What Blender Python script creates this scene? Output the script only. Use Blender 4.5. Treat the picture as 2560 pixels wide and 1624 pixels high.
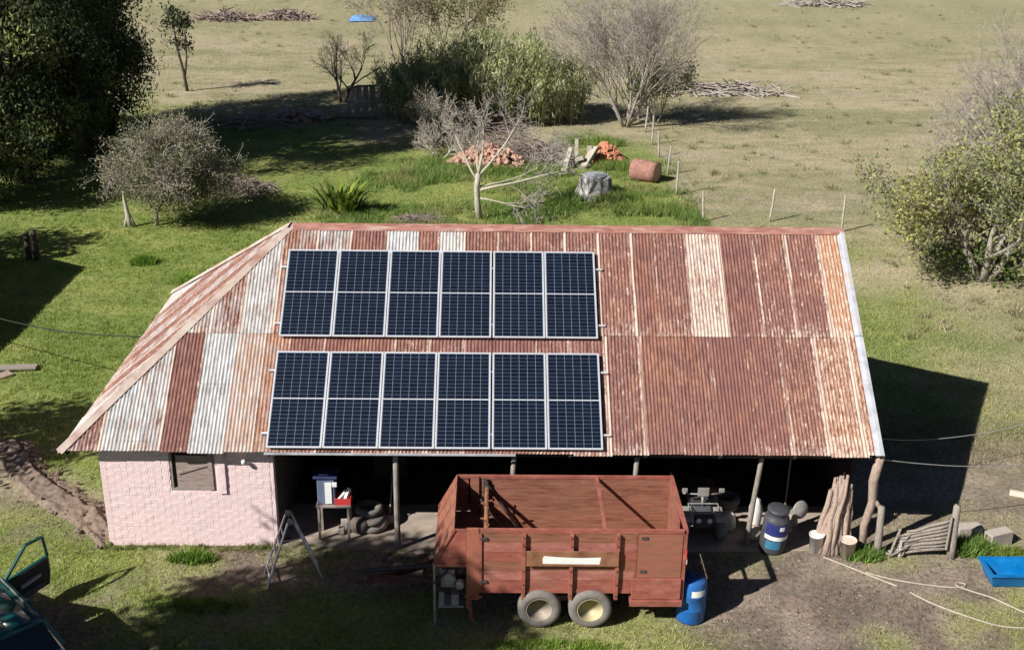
import bpy, math, random
import numpy as np
from mathutils import Vector, Matrix, Euler
for o in list(bpy.data.objects): bpy.data.objects.remove(o)
S = bpy.context.scene
C = S.collection
rad = math.radians
# ---------------------------------------------------------------- camera
cam = bpy.data.cameras.new('camera'); camo = bpy.data.objects.new('camera', cam); C.objects.link(camo)
YAW, PITCH, ROLL = 0.0172, 0.3855, 0.0145
fw = Vector((math.sin(YAW)*math.cos(PITCH), math.cos(YAW)*math.cos(PITCH), -math.sin(PITCH)))
rt = Vector((math.cos(YAW), -math.sin(YAW), 0)); up = rt.cross(fw)
r2 = rt*math.cos(ROLL)+up*math.sin(ROLL); u2 = up*math.cos(ROLL)-rt*math.sin(ROLL)
mw = Matrix((r2, u2, -fw)).transposed().to_4x4(); mw.translation = Vector((8.42, -21.487, 14.006))
camo.matrix_world = mw
cam.sensor_width = 36.0; cam.lens = 2953.16/2560*36; cam.clip_end = 3000; cam.clip_start = 0.2
S.camera = camo
# ---------------------------------------------------------------- light
SUN = Vector((1.029, 0.727, -1.0)).normalized()          # travel direction of the light
w = bpy.data.worlds.new('World'); S.world = w; w.use_nodes = True
nt = w.node_tree; bg = nt.nodes['Background']
sky = nt.nodes.new('ShaderNodeTexSky'); sky.sky_type = 'NISHITA'; sky.sun_disc = False
sky.sun_elevation = rad(38.4); sky.sun_rotation = math.atan2(-1.029, -0.727)
nt.links.new(sky.outputs[0], bg.inputs[0]); bg.inputs[1].default_value = 0.05; sky.air_density = .35; sky.dust_density = .2
sl = bpy.data.lights.new('sun', 'SUN'); sl.energy = 5.0; sl.angle = rad(0.5); sl.color = (1.0, 0.965, 0.91)
so = bpy.data.objects.new('sun', sl); C.objects.link(so)
so.rotation_euler = SUN.to_track_quat('-Z', 'Y').to_euler(); so.location = (-20, -20, 30)
S.view_settings.view_transform = 'Standard'; S.view_settings.look = 'None'
S.view_settings.exposure = 0.50; S.view_settings.gamma = 1.0
S.render.engine = 'CYCLES'; S.cycles.max_bounces = 5; S.cycles.diffuse_bounces = 3; S.cycles.transparent_max_bounces = 6
S.render.resolution_x = 1024; S.render.resolution_y = 649
rng = random.Random(7); R = np.random.default_rng(11)

# ---------------------------------------------------------------- helpers
class MB:
    def __init__(s): s.v = []; s.f = []
    def add(s, vs, fs):
        o = len(s.v); s.v += [tuple(v) for v in vs]; s.f += [tuple(i+o for i in f) for f in fs]; return s
    def bx(s, x0, x1, y0, y1, z0, z1):
        return s.add([(x0,y0,z0),(x1,y0,z0),(x1,y1,z0),(x0,y1,z0),(x0,y0,z1),(x1,y0,z1),(x1,y1,z1),(x0,y1,z1)],
                     [(0,3,2,1),(4,5,6,7),(0,1,5,4),(1,2,6,5),(2,3,7,6),(3,0,4,7)])
    def bar(s, a, b, w, h, upv=(0,0,1)):          # box along a segment
        a = Vector(a); b = Vector(b); d = (b-a).normalized(); u = Vector(upv)
        if abs(d.dot(u)) > .98: u = Vector((0,1,0))
        x = d.cross(u).normalized()*(w/2); z = x.cross(d).normalized()*(h/2)
        vs = [a-x-z, a+x-z, a+x+z, a-x+z, b-x-z, b+x-z, b+x+z, b-x+z]
        return s.add(vs, [(0,1,2,3),(7,6,5,4),(0,4,5,1),(1,5,6,2),(2,6,7,3),(3,7,4,0)])
    def tube(s, pts, r, n=6, cap=True):
        pts = [Vector(p) for p in pts]
        if not hasattr(r, '__len__'): r = [r]*len(pts)
        o = len(s.v); prev = None
        for i, p in enumerate(pts):
            d = (pts[min(i+1, len(pts)-1)]-pts[max(i-1, 0)]).normalized()
            if prev is None:
                a = Vector((0,0,1)) if abs(d.z) < .9 else Vector((1,0,0)); x = d.cross(a).normalized()
            else: x = (prev-d*prev.dot(d)).normalized()
            prev = x; y = d.cross(x)
            for k in range(n):
                t = 2*math.pi*k/n; q = p+(x*math.cos(t)+y*math.sin(t))*r[i]; s.v.append((q.x, q.y, q.z))
        for i in range(len(pts)-1):
            for k in range(n):
                k2 = (k+1) % n; s.f.append((o+i*n+k, o+i*n+k2, o+(i+1)*n+k2, o+(i+1)*n+k))
        if cap and n > 3:
            s.f.append(tuple(o+k for k in range(n))[::-1]); e = o+(len(pts)-1)*n; s.f.append(tuple(e+k for k in range(n)))
        return s
    def lathe(s, prof, n=24, c=(0,0,0), axis='z', cap=True):   # prof: (r, h) pairs
        o = len(s.v)
        for r, h in prof:
            for k in range(n):
                t = 2*math.pi*k/n; a, b = r*math.cos(t), r*math.sin(t)
                q = (a, b, h) if axis == 'z' else ((a, h, b) if axis == 'y' else (h, a, b))
                s.v.append((q[0]+c[0], q[1]+c[1], q[2]+c[2]))
        for i in range(len(prof)-1):
            for k in range(n):
                k2 = (k+1) % n; s.f.append((o+i*n+k, o+i*n+k2, o+(i+1)*n+k2, o+(i+1)*n+k))
        if cap: s.f.append(tuple(o+k for k in range(n))[::-1]); e = o+(len(prof)-1)*n; s.f.append(tuple(e+k for k in range(n)))
        return s
    def prism(s, poly, a, b, axis='y'):             # poly in the two other axes, extruded a..b
        n = len(poly); vs = []
        for h in (a, b):
            for p in poly:
                vs.append((p[0], h, p[1]) if axis == 'y' else ((h, p[0], p[1]) if axis == 'x' else (p[0], p[1], h)))
        return s.add(vs, [tuple(range(n))[::-1], tuple(range(n, 2*n))]+[(i, (i+1) % n, n+(i+1) % n, n+i) for i in range(n)])
    def mesh(s, name='mesh', smooth=False):
        m = bpy.data.meshes.new(name); m.from_pydata(s.v, [], s.f); m.update()
        if smooth: m.polygons.foreach_set('use_smooth', [True]*len(m.polygons))
        return m
def fixn(m):
    import bmesh
    b = bmesh.new(); b.from_mesh(m); bmesh.ops.recalc_face_normals(b, faces=b.faces); b.to_mesh(m); b.free(); return m
def obj(name, mb, mat=None, parent=None, smooth=False, bevel=0):
    m = mb if isinstance(mb, bpy.types.Mesh) else fixn(mb.mesh(name, smooth))
    o = bpy.data.objects.new(name, m); C.objects.link(o)
    if mat is not None and not m.materials: m.materials.append(mat)
    if parent is not None:
        o.parent = parent; o.matrix_parent_inverse = parent_inv(parent)
    if bevel:
        b = o.modifiers.new('bevel', 'BEVEL'); b.width = bevel; b.segments = 2; b.limit_method = 'ANGLE'
    return o
def world_of(o):
    m = o.matrix_basis.copy()
    if o.parent: m = world_of(o.parent) @ o.matrix_parent_inverse @ m
    return m
def parent_inv(p): return world_of(p).inverted()
def thing(name, label, cat, loc=(0,0,0), group=None, rot=(0,0,0)):
    o = bpy.data.objects.new(name, None); C.objects.link(o); o.location = loc; o.rotation_euler = rot; o.empty_display_size = .3
    return tag(o, label, cat, group)
def tag(o, label, cat, group=None):
    o['label'] = label; o['category'] = cat
    if group: o['group'] = group
    return o
def struct(o, kind='structure'): o['kind'] = kind; return o
def npmesh(name, V, F, cols=None, mat=None, smooth=False):
    V = np.asarray(V, np.float32); F = np.asarray(F, np.int32); k = F.shape[1]
    m = bpy.data.meshes.new(name); m.vertices.add(len(V)); m.vertices.foreach_set('co', V.ravel())
    m.loops.add(F.size); m.loops.foreach_set('vertex_index', F.ravel()); m.polygons.add(len(F))
    m.polygons.foreach_set('loop_start', np.arange(0, F.size, k, dtype=np.int32))
    m.update(calc_edges=True); m.validate()
    if smooth: m.polygons.foreach_set('use_smooth', np.ones(len(m.polygons), bool))
    if cols is not None:
        a = m.color_attributes.new('Col', 'FLOAT_COLOR', 'POINT')
        c4 = np.ones((len(V), 4), np.float32); c4[:, :3] = cols; a.data.foreach_set('color', c4.ravel())
    if mat: m.materials.append(mat)
    return m
def hsh(ix, iy, seed):
    n = (ix*374761393+iy*668265263+seed*974711) & 0xffffffff
    n = ((n ^ (n >> 13))*1274126177) & 0xffffffff
    return ((n ^ (n >> 16)) & 0xffff)/65535.0
def vn(x, y, sx, sy, seed=0, octv=3):               # smooth value noise 0..1
    x = np.asarray(x, float)/sx; y = np.asarray(y, float)/sy; t = 0; a = 1; tot = 0
    for o in range(octv):
        ix = np.floor(x).astype(np.int64); iy = np.floor(y).astype(np.int64); fx = x-ix; fy = y-iy
        fx = fx*fx*(3-2*fx); fy = fy*fy*(3-2*fy)
        a00 = hsh(ix, iy, seed+o); a10 = hsh(ix+1, iy, seed+o); a01 = hsh(ix, iy+1, seed+o); a11 = hsh(ix+1, iy+1, seed+o)
        t = t+a*((a00*(1-fx)+a10*fx)*(1-fy)+(a01*(1-fx)+a11*fx)*fy); tot += a; a *= .55; x = x*2.03; y = y*2.03
    return t/tot
def ss(a, b, x): t = np.clip((np.asarray(x, float)-a)/(b-a), 0, 1); return t*t*(3-2*t)

# ---------------------------------------------------------------- materials
def ramp(nt, fac, cols, lo=.3, hi=.7):
    n = nt.nodes.new('ShaderNodeValToRGB'); e = n.color_ramp.elements
    while len(e) < len(cols): e.new(.5)
    for i, c in enumerate(cols):
        e[i].position = lo+(hi-lo)*i/max(1, len(cols)-1); e[i].color = (*c, 1)
    nt.links.new(fac, n.inputs[0]); return n.outputs[0]
def noise(nt, scale, vec=None, detail=4, rough=.6, dist=0):
    n = nt.nodes.new('ShaderNodeTexNoise'); n.inputs['Scale'].default_value = scale; n.inputs['Detail'].default_value = detail
    n.inputs['Roughness'].default_value = rough; n.inputs['Distortion'].default_value = dist
    if vec is not None: nt.links.new(vec, n.inputs['Vector'])
    return n.outputs['Fac']
def coords(nt, stretch=(1,1,1), which='Object'):
    t = nt.nodes.new('ShaderNodeTexCoord'); m = nt.nodes.new('ShaderNodeMapping'); m.inputs['Scale'].default_value = stretch
    nt.links.new(t.outputs[which], m.inputs['Vector']); return m.outputs[0]
def mth(nt, op, a, b=None, clamp=False):
    n = nt.nodes.new('ShaderNodeMath'); n.operation = op; n.use_clamp = clamp
    for i, v in enumerate((a, b)):
        if v is None: continue
        if isinstance(v, (int, float)): n.inputs[i].default_value = v
        else: nt.links.new(v, n.inputs[i])
    return n.outputs[0]
def mixc(nt, f, a, b, mode='MIX'):
    n = nt.nodes.new('ShaderNodeMix'); n.data_type = 'RGBA'; n.blend_type = mode
    for i, v in ((0, f), (6, a), (7, b)):
        if isinstance(v, (int, float)): n.inputs[i].default_value = v
        elif isinstance(v, tuple): n.inputs[i].default_value = (*v, 1)
        else: nt.links.new(v, n.inputs[i])
    return n.outputs[2]
def newmat(name):
    m = bpy.data.materials.new(name); m.use_nodes = True; return m, m.node_tree, m.node_tree.nodes['Principled BSDF']
def bump(nt, b, h, strength=.3, dist=.02):
    n = nt.nodes.new('ShaderNodeBump'); n.inputs['Strength'].default_value = strength; n.inputs['Distance'].default_value = dist
    nt.links.new(h, n.inputs['Height']); nt.links.new(n.outputs[0], b.inputs['Normal'])
MATS = {}
def mat(name, cols, scale=6, rough=.85, stretch=(1,1,1), bmp=.25, bscale=40, metal=0, spec=.3, lo=.3, hi=.7, dirt=None, coat=0, which='Object'):
    m, nt, b = newmat(name); v = coords(nt, stretch, which)
    c = ramp(nt, noise(nt, scale, v, 5, .65), cols, lo, hi)
    if dirt:                                          # irregular stains of another colour
        f = ramp(nt, noise(nt, scale*.45, v, 6, .7, .4), [(0,0,0), (1,1,1)], .52, .68)
        c = mixc(nt, mth(nt, 'MULTIPLY', f, .7), c, dirt)
    nt.links.new(c, b.inputs['Base Color']); b.inputs['Roughness'].default_value = rough; b.inputs['Metallic'].default_value = metal
    b.inputs['Specular IOR Level'].default_value = spec
    if coat: b.inputs['Coat Weight'].default_value = coat; b.inputs['Coat Roughness'].default_value = .05
    if bmp: bump(nt, b, noise(nt, bscale, v, 3), bmp)
    MATS[name] = m; return m
def leafmat(name, trans=.3, rough=.6, spec=.2):
    m, nt, b = newmat(name); a = nt.nodes.new('ShaderNodeAttribute'); a.attribute_name = 'Col'
    nt.links.new(a.outputs['Color'], b.inputs['Base Color']); b.inputs['Roughness'].default_value = rough; b.inputs['Specular IOR Level'].default_value = spec
    tr = nt.nodes.new('ShaderNodeBsdfTranslucent'); nt.links.new(a.outputs['Color'], tr.inputs[0])
    mx = nt.nodes.new('ShaderNodeMixShader'); mx.inputs[0].default_value = trans
    nt.links.new(b.outputs[0], mx.inputs[1]); nt.links.new(tr.outputs[0], mx.inputs[2])
    nt.links.new(mx.outputs[0], nt.nodes['Material Output'].inputs[0]); return m
LEAF = leafmat('leaf'); GRASSM = leafmat('grass_blade', .25, .7, .15)
wood_grey = mat('weathered_wood', [(.16,.13,.11), (.30,.26,.22), (.42,.37,.32)], 9, .9, (6,6,.8), .5, 30)
wood_pale = mat('pale_pole_wood', [(.20,.14,.11), (.36,.27,.22), (.50,.40,.33)], 9, .9, (6,6,.8), .5, 30)
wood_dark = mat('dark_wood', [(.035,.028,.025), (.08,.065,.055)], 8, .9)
bark_pale = mat('pale_bark', [(.28,.25,.20), (.42,.38,.31), (.55,.50,.42)], 6, .9, (3,3,.8))
bark_grey = mat('grey_bark', [(.22,.19,.16), (.34,.30,.26), (.44,.40,.35)], 6, .9, (3,3,.8))
bark_pink = mat('pinkish_bark', [(.22,.17,.145), (.33,.26,.23)], 6, .9, (3,3,.8))
bark_dark = mat('dark_bark', [(.06,.05,.042), (.13,.11,.09)], 6, .9, (3,3,.8))
slabm = mat('dusty_floor', [(.27,.215,.17), (.36,.295,.24), (.42,.35,.285)], 2.5, .95, bmp=.3, dirt=(.22,.17,.13))
concrete = mat('concrete', [(.33,.29,.25), (.42,.37,.32), (.48,.43,.37)], 3, .95, bmp=.2, dirt=(.26,.21,.17))
alu = mat('aluminium', [(.60,.61,.64), (.70,.71,.74)], 5, .38, metal=.35, bmp=0, spec=.5)
# ---------------------------------------------------------------- ground
def field_cols(x, y):
    """albedo of the turf and soil at a place, and the share of green turf, bare soil and tall growth"""
    n1 = vn(x, y, 3.5, 3.0, 1); n2 = vn(x, y, .8, .7, 5); n3 = vn(x, y, 14, 3.2, 9, 4); n4 = vn(x, y, 1.6, .45, 31, 3)
    dryA = np.array([.39,.345,.235]); dryB = np.array([.265,.26,.155]); dryC = np.array([.42,.36,.28])
    lawnA = np.array([.15,.215,.048]); lawnB = np.array([.275,.305,.10]); soilA = np.array([.19,.152,.128]); soilB = np.array([.30,.248,.21])
    jx = x+(n1-.5)*3.0; jy = y+(n1-.5)*2.6
    left = ss(2.5, .5, jx)*ss(2.6, 4.2, jy+(jx+2.5)*.9)*ss(46, 36, jy+.5*jx)
    back = ss(8.5, 9.5, y)*ss(17.0, 16.0, jx+.3*(n2-.5))*ss(40, 34, jy)
    right = ss(16.0, 17.5, x)*ss(3, 7, jy)*ss(25, 19.5, jy)*(.85-.5*ss(.35, .7, n1))*ss(27, 19, jx)
    front = ss(2.5, 0.5, y)*ss(.42, .66, n1*.65+n2*.35)*.75
    frontleft = np.maximum(ss(3.2, 0.5, jx), ss(8.5, 7, jx)*ss(-.9, -1.6, y))*ss(3, .6, y)*ss(.24, .5, n1*.5+n2*.5)*.95
    strip = ss(-2.4, -2.9, y)*ss(6, 8, x)*ss(14, 11.5, x)*ss(.25, .5, n2)*.9
    g = np.clip(np.maximum.reduce([left, back, right, front, frontleft, strip]), 0, 1)
    soil = ss(3.0, 1.2, jy)*ss(-6, -3.0, x)*np.clip(1-.8*np.maximum(front, np.maximum(frontleft, strip)), 0, 1)
    soil = np.maximum(soil, .8*ss(15.5, 17.5, x)*ss(26, 20, x)*ss(9, 4, jy))
    soil = np.maximum(soil, .9*ss(-5.5, -4.2, x)*ss(1.5, -.2, x)*ss(.55, .75, n1)*ss(3, 6, y)*ss(12, 9, y))
    t = np.clip(.55*n3+.35*n4+.25*n2-.05, 0, 1)[..., None]
    dry = dryA*(1-ss(.35, .7, t))+dryB*ss(.35, .7, t); p = ss(.55, .8, n1)[..., None]; dry = dry*(1-.5*p)+dryC*.5*p
    far = ss(55, 90, y)[..., None]; dry = dry*(1-far*.35)+np.array([.29,.29,.17])*far*.35
    l = ss(.3, .75, n2*.5+n1*.5)[..., None]; lawn = lawnA*(1-l)+lawnB*l
    s = ss(.3, .7, n2)[..., None]; so_ = soilA*(1-s)+soilB*s
    col = dry*(1-soil[..., None])+so_*soil[..., None]
    col = col*(1-g[..., None]*.9)+lawn*g[..., None]*.9
    return col, g, soil
def warp(a, b, fine, far):
    mid = np.arange(a, b+1e-6, fine); lo = []; hi = []; st = fine; p = a
    while p > -far: st *= 1.22; p -= st; lo.append(p)
    st = fine; p = b
    while p < far: st *= 1.22; p += st; hi.append(p)
    return np.array(lo[::-1]+list(mid)+hi)
gx = warp(-16, 34, .25, 900); gy = warp(-10, 62, .25, 900)
GX, GY = np.meshgrid(gx, gy)
def gz(x, y):
    flat = ss(-.6, -1.4, y)+ss(9.6, 10.6, y)+ss(-.9, -1.8, x)+ss(17, 18.2, x); flat = np.clip(flat, 0, 1)
    return flat*((vn(x, y, 2.3, 2.1, 44)-.5)*.09+(vn(x, y, .6, .6, 45, 2)-.5)*.035)*ss(80, 50, np.abs(y))
gc, gg, gs = field_cols(GX, GY); GZ = gz(GX, GY)
V = np.stack([GX, GY, GZ], -1).reshape(-1, 3); ny, nx = GX.shape
ii = np.arange(ny*nx).reshape(ny, nx)
F = np.stack([ii[:-1,:-1], ii[:-1,1:], ii[1:,1:], ii[1:,:-1]], -1).reshape(-1, 4)
m, nt, b = newmat('turf_and_soil'); a = nt.nodes.new('ShaderNodeAttribute'); a.attribute_name = 'Col'
v = coords(nt); f1 = noise(nt, 9, v, 8, .75); f2 = noise(nt, 1.1, coords(nt, (.6, 1.6, 1)), 5, .7)
c = mixc(nt, 1.0, a.outputs['Color'], ramp(nt, f1, [(.48,.47,.43), (1.05,1.03,1.0), (1.5,1.45,1.38)], .34, .67), 'MULTIPLY')
c = mixc(nt, .8, c, ramp(nt, f2, [(.80,.84,.74), (1.0,1.0,1.0), (1.14,1.06,1.05)], .35, .65), 'MULTIPLY')
nt.links.new(c, b.inputs['Base Color']); b.inputs['Roughness'].default_value = .95; b.inputs['Specular IOR Level'].default_value = .1
bump(nt, b, noise(nt, 22, v, 6, .75), .7, .05)
gm = npmesh('ground', V, F, gc.reshape(-1, 3), m, True); struct(obj('ground', gm))

def blades(name, x, y, hgt, width, nb, lean, tint, colr=None, spread=.06, droop=.5):
    """triangular grass blades in small tufts standing on the ground"""
    n = len(x); base, g, s = field_cols(x, y)
    if colr is not None: base = colr
    X = np.repeat(x, nb)+R.normal(0, spread, n*nb); Y = np.repeat(y, nb)+R.normal(0, spread, n*nb); Z = gz(X, Y)
    h = np.repeat(hgt, nb)*R.uniform(.55, 1.15, n*nb); a = R.uniform(0, 2*np.pi, n*nb); wd = width*R.uniform(.6, 1.3, n*nb)
    la = R.uniform(0, 2*np.pi, n*nb); ll = h*R.uniform(.1, lean, n*nb)
    c = np.repeat(base, nb, 0)*np.array(tint)*np.repeat(R.uniform(.75, 1.25, (n, 1)), nb, 0)*R.uniform(.7, 1.35, (n*nb, 1))
    dx, dy = np.cos(a)*wd/2, np.sin(a)*wd/2
    p0 = np.stack([X-dx, Y-dy, Z-.01], -1); p1 = np.stack([X+dx, Y+dy, Z-.01], -1)
    p2 = np.stack([X+np.cos(la)*ll, Y+np.sin(la)*ll, Z+h], -1)
    V = np.stack([p0, p1, p2], 1).reshape(-1, 3); F = np.arange(len(V)).reshape(-1, 3)
    o = obj(name, npmesh(name, V, F, np.repeat(c, 3, 0), GRASSM))
    return o
def inroof(x, y): return (x > -.1) & (x < 16.5) & (y > -.1) & (y < 9.6)
# lawn
N = 90000; x = R.uniform(-16, 24, N); y = R.uniform(2.2, 46, N); c_, g_, s_ = field_cols(x, y)
k = (R.uniform(0, 1, N) < g_*(.25+.75*ss(38, 12, y))) & ~inroof(x, y) & (x > -.38*(y+22)+6) ; x, y = x[k], y[k]
o = blades('lawn_grass', x, y, .05+.07*vn(x, y, 2, 2, 61), .022, 8, .9, (1.4, 1.38, 1.1)); struct(o, 'stuff')
tag(o, 'short green lawn grass around the back and left of the shed', 'grass')
# front yard
N = 32000; x = R.uniform(-3, 20.5, N); y = R.uniform(-4.2, 2.4, N); c_, g_, s_ = field_cols(x, y)
k = (R.uniform(0, 1, N) < .10+.9*g_) & ~((x > -.1) & (x < 16.5) & (y > .0)); x, y = x[k], y[k]
o = blades('yard_grass', x, y, .03+.05*vn(x, y, 1, 1, 62), .016, 8, 1.0, (1.5, 1.5, 1.15)); struct(o, 'stuff')
tag(o, 'patchy worn grass of the trampled yard in front of the shed', 'grass')
# dry pasture
N = 150000; u = R.uniform(0, 1, N); y = 4+np.exp(np.log(100/6.)*u)*6-6; x = R.uniform(-.52, .62, N)*(y+24)+8
c_, g_, s_ = field_cols(x, y); k = (R.uniform(0, 1, N) < 1-g_) & ~inroof(x, y) & ((x > 16.5) | (y > 30)) & (R.uniform(0, 1, N) > .5*ss(.45, .6, vn(x, y, 5, 1.2, 71))); x, y = x[k], y[k]
o = blades('pasture_grass', x, y, (.04+.08*vn(x, y, 3, 2, 63))*(1+.5*ss(30, 70, y)), .02, 6, 1.2, (1.12, 1.1, 1.05), spread=.12); struct(o, 'stuff')
tag(o, 'dry tan and green pasture grass beyond the fence line', 'grass')
# tall rank growth behind the ridge
N = 16000; x = R.uniform(-3, 17, N); y = R.uniform(17, 34, N); q = vn(x, y, 2.4, 1.8, 81)
k = (q > .36) & (x > 1.0+(y-24)*.2) & (R.uniform(0, 1, N) < ss(.36, .7, q)); x, y = x[k], y[k]
cc = np.where((vn(x, y, 1.5, 1.2, 83) > .55)[:, None], np.array([.27,.29,.11]), np.array([.17,.25,.065]))
o = blades('tall_grass', x, y, .14+.42*vn(x, y, 1.5, 1.5, 82)**1.5, .028, 9, 1.1, (1, 1, 1), cc, .10); struct(o, 'stuff')
tag(o, 'rank tall green grass growing behind the ridge of the shed', 'grass')
# darker tussocks dotted over the pasture
N = 1700; u = R.uniform(0, 1, N); y = 12+u**1.4*85; x = R.uniform(-.5, .6, N)*(y+24)+8; k = ((x > 17.2) | (y > 36)) & (vn(x, y, 7, 4, 91) > .42); x, y = x[k], y[k]
o = blades('pasture_tussock', x, y, R.uniform(.10, .32, len(x)), .035, 22, 1.3, (1, 1, 1), np.where(R.uniform(0, 1, (len(x), 1)) < .5, np.array([[.20,.20,.10]]), np.array([[.33,.29,.19]])), .13); struct(o, 'stuff')
tag(o, 'rough darker tussocks dotted over the dry pasture', 'grass')
# stones, straw and leaf litter trodden into the yard
N = 5200; x = R.uniform(-2, 20.5, N); y = R.uniform(-4.0, 2.2, N); k = ~((x > 3.9) & (x < 16.3) & (y > .1)) & ~((x > -.1) & (x < 4.2) & (y > 0)) & (vn(x, y, 1.4, 1.2, 95) > .40); x, y = x[k], y[k]; n = len(x); a = R.uniform(0, np.pi, n); L_ = R.uniform(.015, .07, n); wd = R.uniform(.006, .02, n); z = gz(x, y)+.008; dx, dy = np.cos(a)*L_, np.sin(a)*L_; ex, ey = -np.sin(a)*wd, np.cos(a)*wd; h = R.uniform(.003, .03, n)
V = np.stack([np.stack([x-dx, y-dy, z-.006], -1), np.stack([x+ex, y+ey, z], -1), np.stack([x+dx, y+dy, z-.006], -1), np.stack([x-ex, y-ey, z], -1), np.stack([x, y, z+h], -1)], 1).reshape(-1, 3); i0 = np.arange(n)[:, None]*5
F = np.concatenate([i0+np.array([q]) for q in ((0, 3, 4), (3, 2, 4), (2, 1, 4), (1, 0, 4))]); c = np.array([[.30,.25,.20], [.42,.37,.29], [.14,.10,.075], [.22,.16,.11]])[R.integers(0, 4, n)]
o = obj('yard_litter', npmesh('yard_litter', V, F, np.repeat(c, 5, 0), GRASSM)); struct(o, 'stuff'); tag(o, 'small stones, straw and dead leaves trodden into the yard', 'litter')
def weed(x0, y0, n, rx, ry, h, col, label, width=.035, nb=9):
    a = R.uniform(0, 2*np.pi, n); q = np.sqrt(R.uniform(0, 1, n)); x = x0+np.cos(a)*q*rx; y = y0+np.sin(a)*q*ry
    cc = np.array(col)*R.uniform(.7, 1.3, (n, 1)); o = blades('weed_clump', x, y, h*(1.1-.6*q), width, nb, 1.0, (1, 1, 1), cc, .05)
    return tag(o, label, 'weeds')
weed(16.35, -.05, 90, .42, .16, .30, (.16,.25,.055), 'bright green weed clump at the foot of the left gate post')
weed(18.75, .22, 170, .55, .22, .40, (.16,.25,.055), 'tall bright green weeds beside the right gate post')
weed(19.55, .05, 120, .5, .2, .26, (.20,.26,.05), 'yellowish weeds between the hollow block and the blue trough')
for i_, (wx, wy, wn, wr, wh_, wl) in enumerate(((12.6, 28.9, 90, .9, .5, 'weeds growing up round the far side of the grey tree stump'), (13.6, 27.2, 110, 1.1, .55, 'tall grass clump at the right foot of the grey tree stump'), (8.3, 31.9, 130, 1.6, .45, 'weeds in front of the long firewood heap'), (14.2, 32.6, 110, 1.2, .6, 'bright weeds between the red log and the orange firewood'), (11.0, 31.6, 110, 1.3, .45, 'yellow green weeds before the broken stump timbers'), (13.2, 37.5, 150, 2.0, .7, 'broad green weed patch below the large leafless tree'), (10.6, 26.0, 120, 1.5, .5, 'rank grass below the long side branches of the white barked tree'), (14.8, 25.6, 150, 1.6, .55, 'rank green grass between the ridge and the red log'))):
    weed(wx, wy, wn, wr, wr*.5, wh_, (.21,.28,.07) if i_ % 2 else (.16,.25,.05), wl, .03, 11)
xx = np.concatenate([R.uniform(.15, 3.9, 260), R.uniform(3.9, 8, 120)]); yy = np.where(xx < 3.9, R.normal(.18, .06, 380), R.normal(.0, .16, 380))-.03*np.sin(xx*3)
o = blades('wall_foot_grass', xx, yy, .05+.10*vn(xx, yy, .5, .5, 12), .016, 6, 1.0, (1, 1, 1), np.array([.20,.23,.07])*R.uniform(.6, 1.3, (380, 1)), .03); struct(o, 'stuff'); tag(o, 'ragged fringe of grass along the foot of the pink wall', 'grass')
weed(2.15, -.25, 120, .5, .16, .26, (.15,.25,.04), 'small green weed clump at the foot of the pink wall')
weed(-4.1, 18.6, 70, .45, .35, .45, (.13,.24,.03), 'leafy green weed on the lawn by the dark house shadow')
weed(-2.0, 16.7, 50, .35, .3, .42, (.17,.30,.04), 'smaller leafy weed nearer the hip of the roof on the lawn')
weed(2.6, -1.9, 130, 1.0, .28, .16, (.17,.26,.04), 'bright strip of grass between the car and the tree shade', .02)
weed(9.6, -3.1, 160, 1.3, .2, .16, (.18,.27,.04), 'green grass patch in front of the wagon wheels', .02)
# ---------------------------------------------------------------- shed
HE, HR, W, XL, XR, XH = 2.423, 5.842, 4.63, -.42, 16.47, 3.735
LS = math.hypot(W, HR-HE); T = Vector((0, W/LS, (HR-HE)/LS)); NR = Vector((0, -(HR-HE)/LS, W/LS)); SLOPE = math.atan2(HR-HE, W)
# rusted corrugated iron, its wear set sheet by sheet through the object colour
m, nt, b = newmat('corrugated_iron'); CORR = m
oi = nt.nodes.new('ShaderNodeObjectInfo'); sep = nt.nodes.new('ShaderNodeSeparateColor'); nt.links.new(oi.outputs['Color'], sep.inputs[0])
uv = nt.nodes.new('ShaderNodeUVMap'); uv.uv_map = 'sheet'; su = nt.nodes.new('ShaderNodeSeparateXYZ'); nt.links.new(uv.outputs[0], su.inputs[0])
v = coords(nt, (3.2, .75, .75)); vf = coords(nt, (9, 2.2, 2.2)); vi = coords(nt, (26, 3, 3))
n1 = noise(nt, 1.6, v, 7, .7, .3); n2 = noise(nt, 1.3, vf, 6, .7); n3 = noise(nt, 2.2, vf, 8, .8, .6); n4 = noise(nt, 1.2, vi, 4, .7)
rust = ramp(nt, mth(nt, 'ADD', mth(nt, 'MULTIPLY', n2, .6), mth(nt, 'MULTIPLY', n4, .4)), [(.085,.042,.036), (.165,.076,.064), (.23,.110,.093), (.33,.19,.155)], .36, .65)
rust = mixc(nt, mth(nt, 'MULTIPLY', oi.outputs['Random'], .5), rust, (.19,.084,.072))
orange = ramp(nt, n3, [(.36,.17,.085), (.52,.30,.18)], .35, .65)
galv = ramp(nt, n2, [(.26,.255,.25), (.42,.415,.41), (.58,.58,.59)], .34, .66)
pale = ramp(nt, n3, [(.50,.36,.30), (.62,.53,.44)], .35, .65)
rf = mth(nt, 'ADD', n1, mth(nt, 'MULTIPLY', mth(nt, 'SUBTRACT', sep.outputs[0], .5), 1.3))
nb_ = noise(nt, .9, coords(nt, (1.0, .8, .8)), 6, .7, .8)
rf = mth(nt, 'ADD', rf, mth(nt, 'MULTIPLY', mth(nt, 'SUBTRACT', nb_, .5), .7))
rf = ramp(nt, rf, [(0,0,0), (1,1,1)], .34, .62)
rust = mixc(nt, ramp(nt, nb_, [(0,0,0), (.75,.75,.75)], .48, .62), rust, ramp(nt, n2, [(.165,.068,.045), (.265,.12,.08), (.35,.185,.125)], .36, .65))
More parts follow.
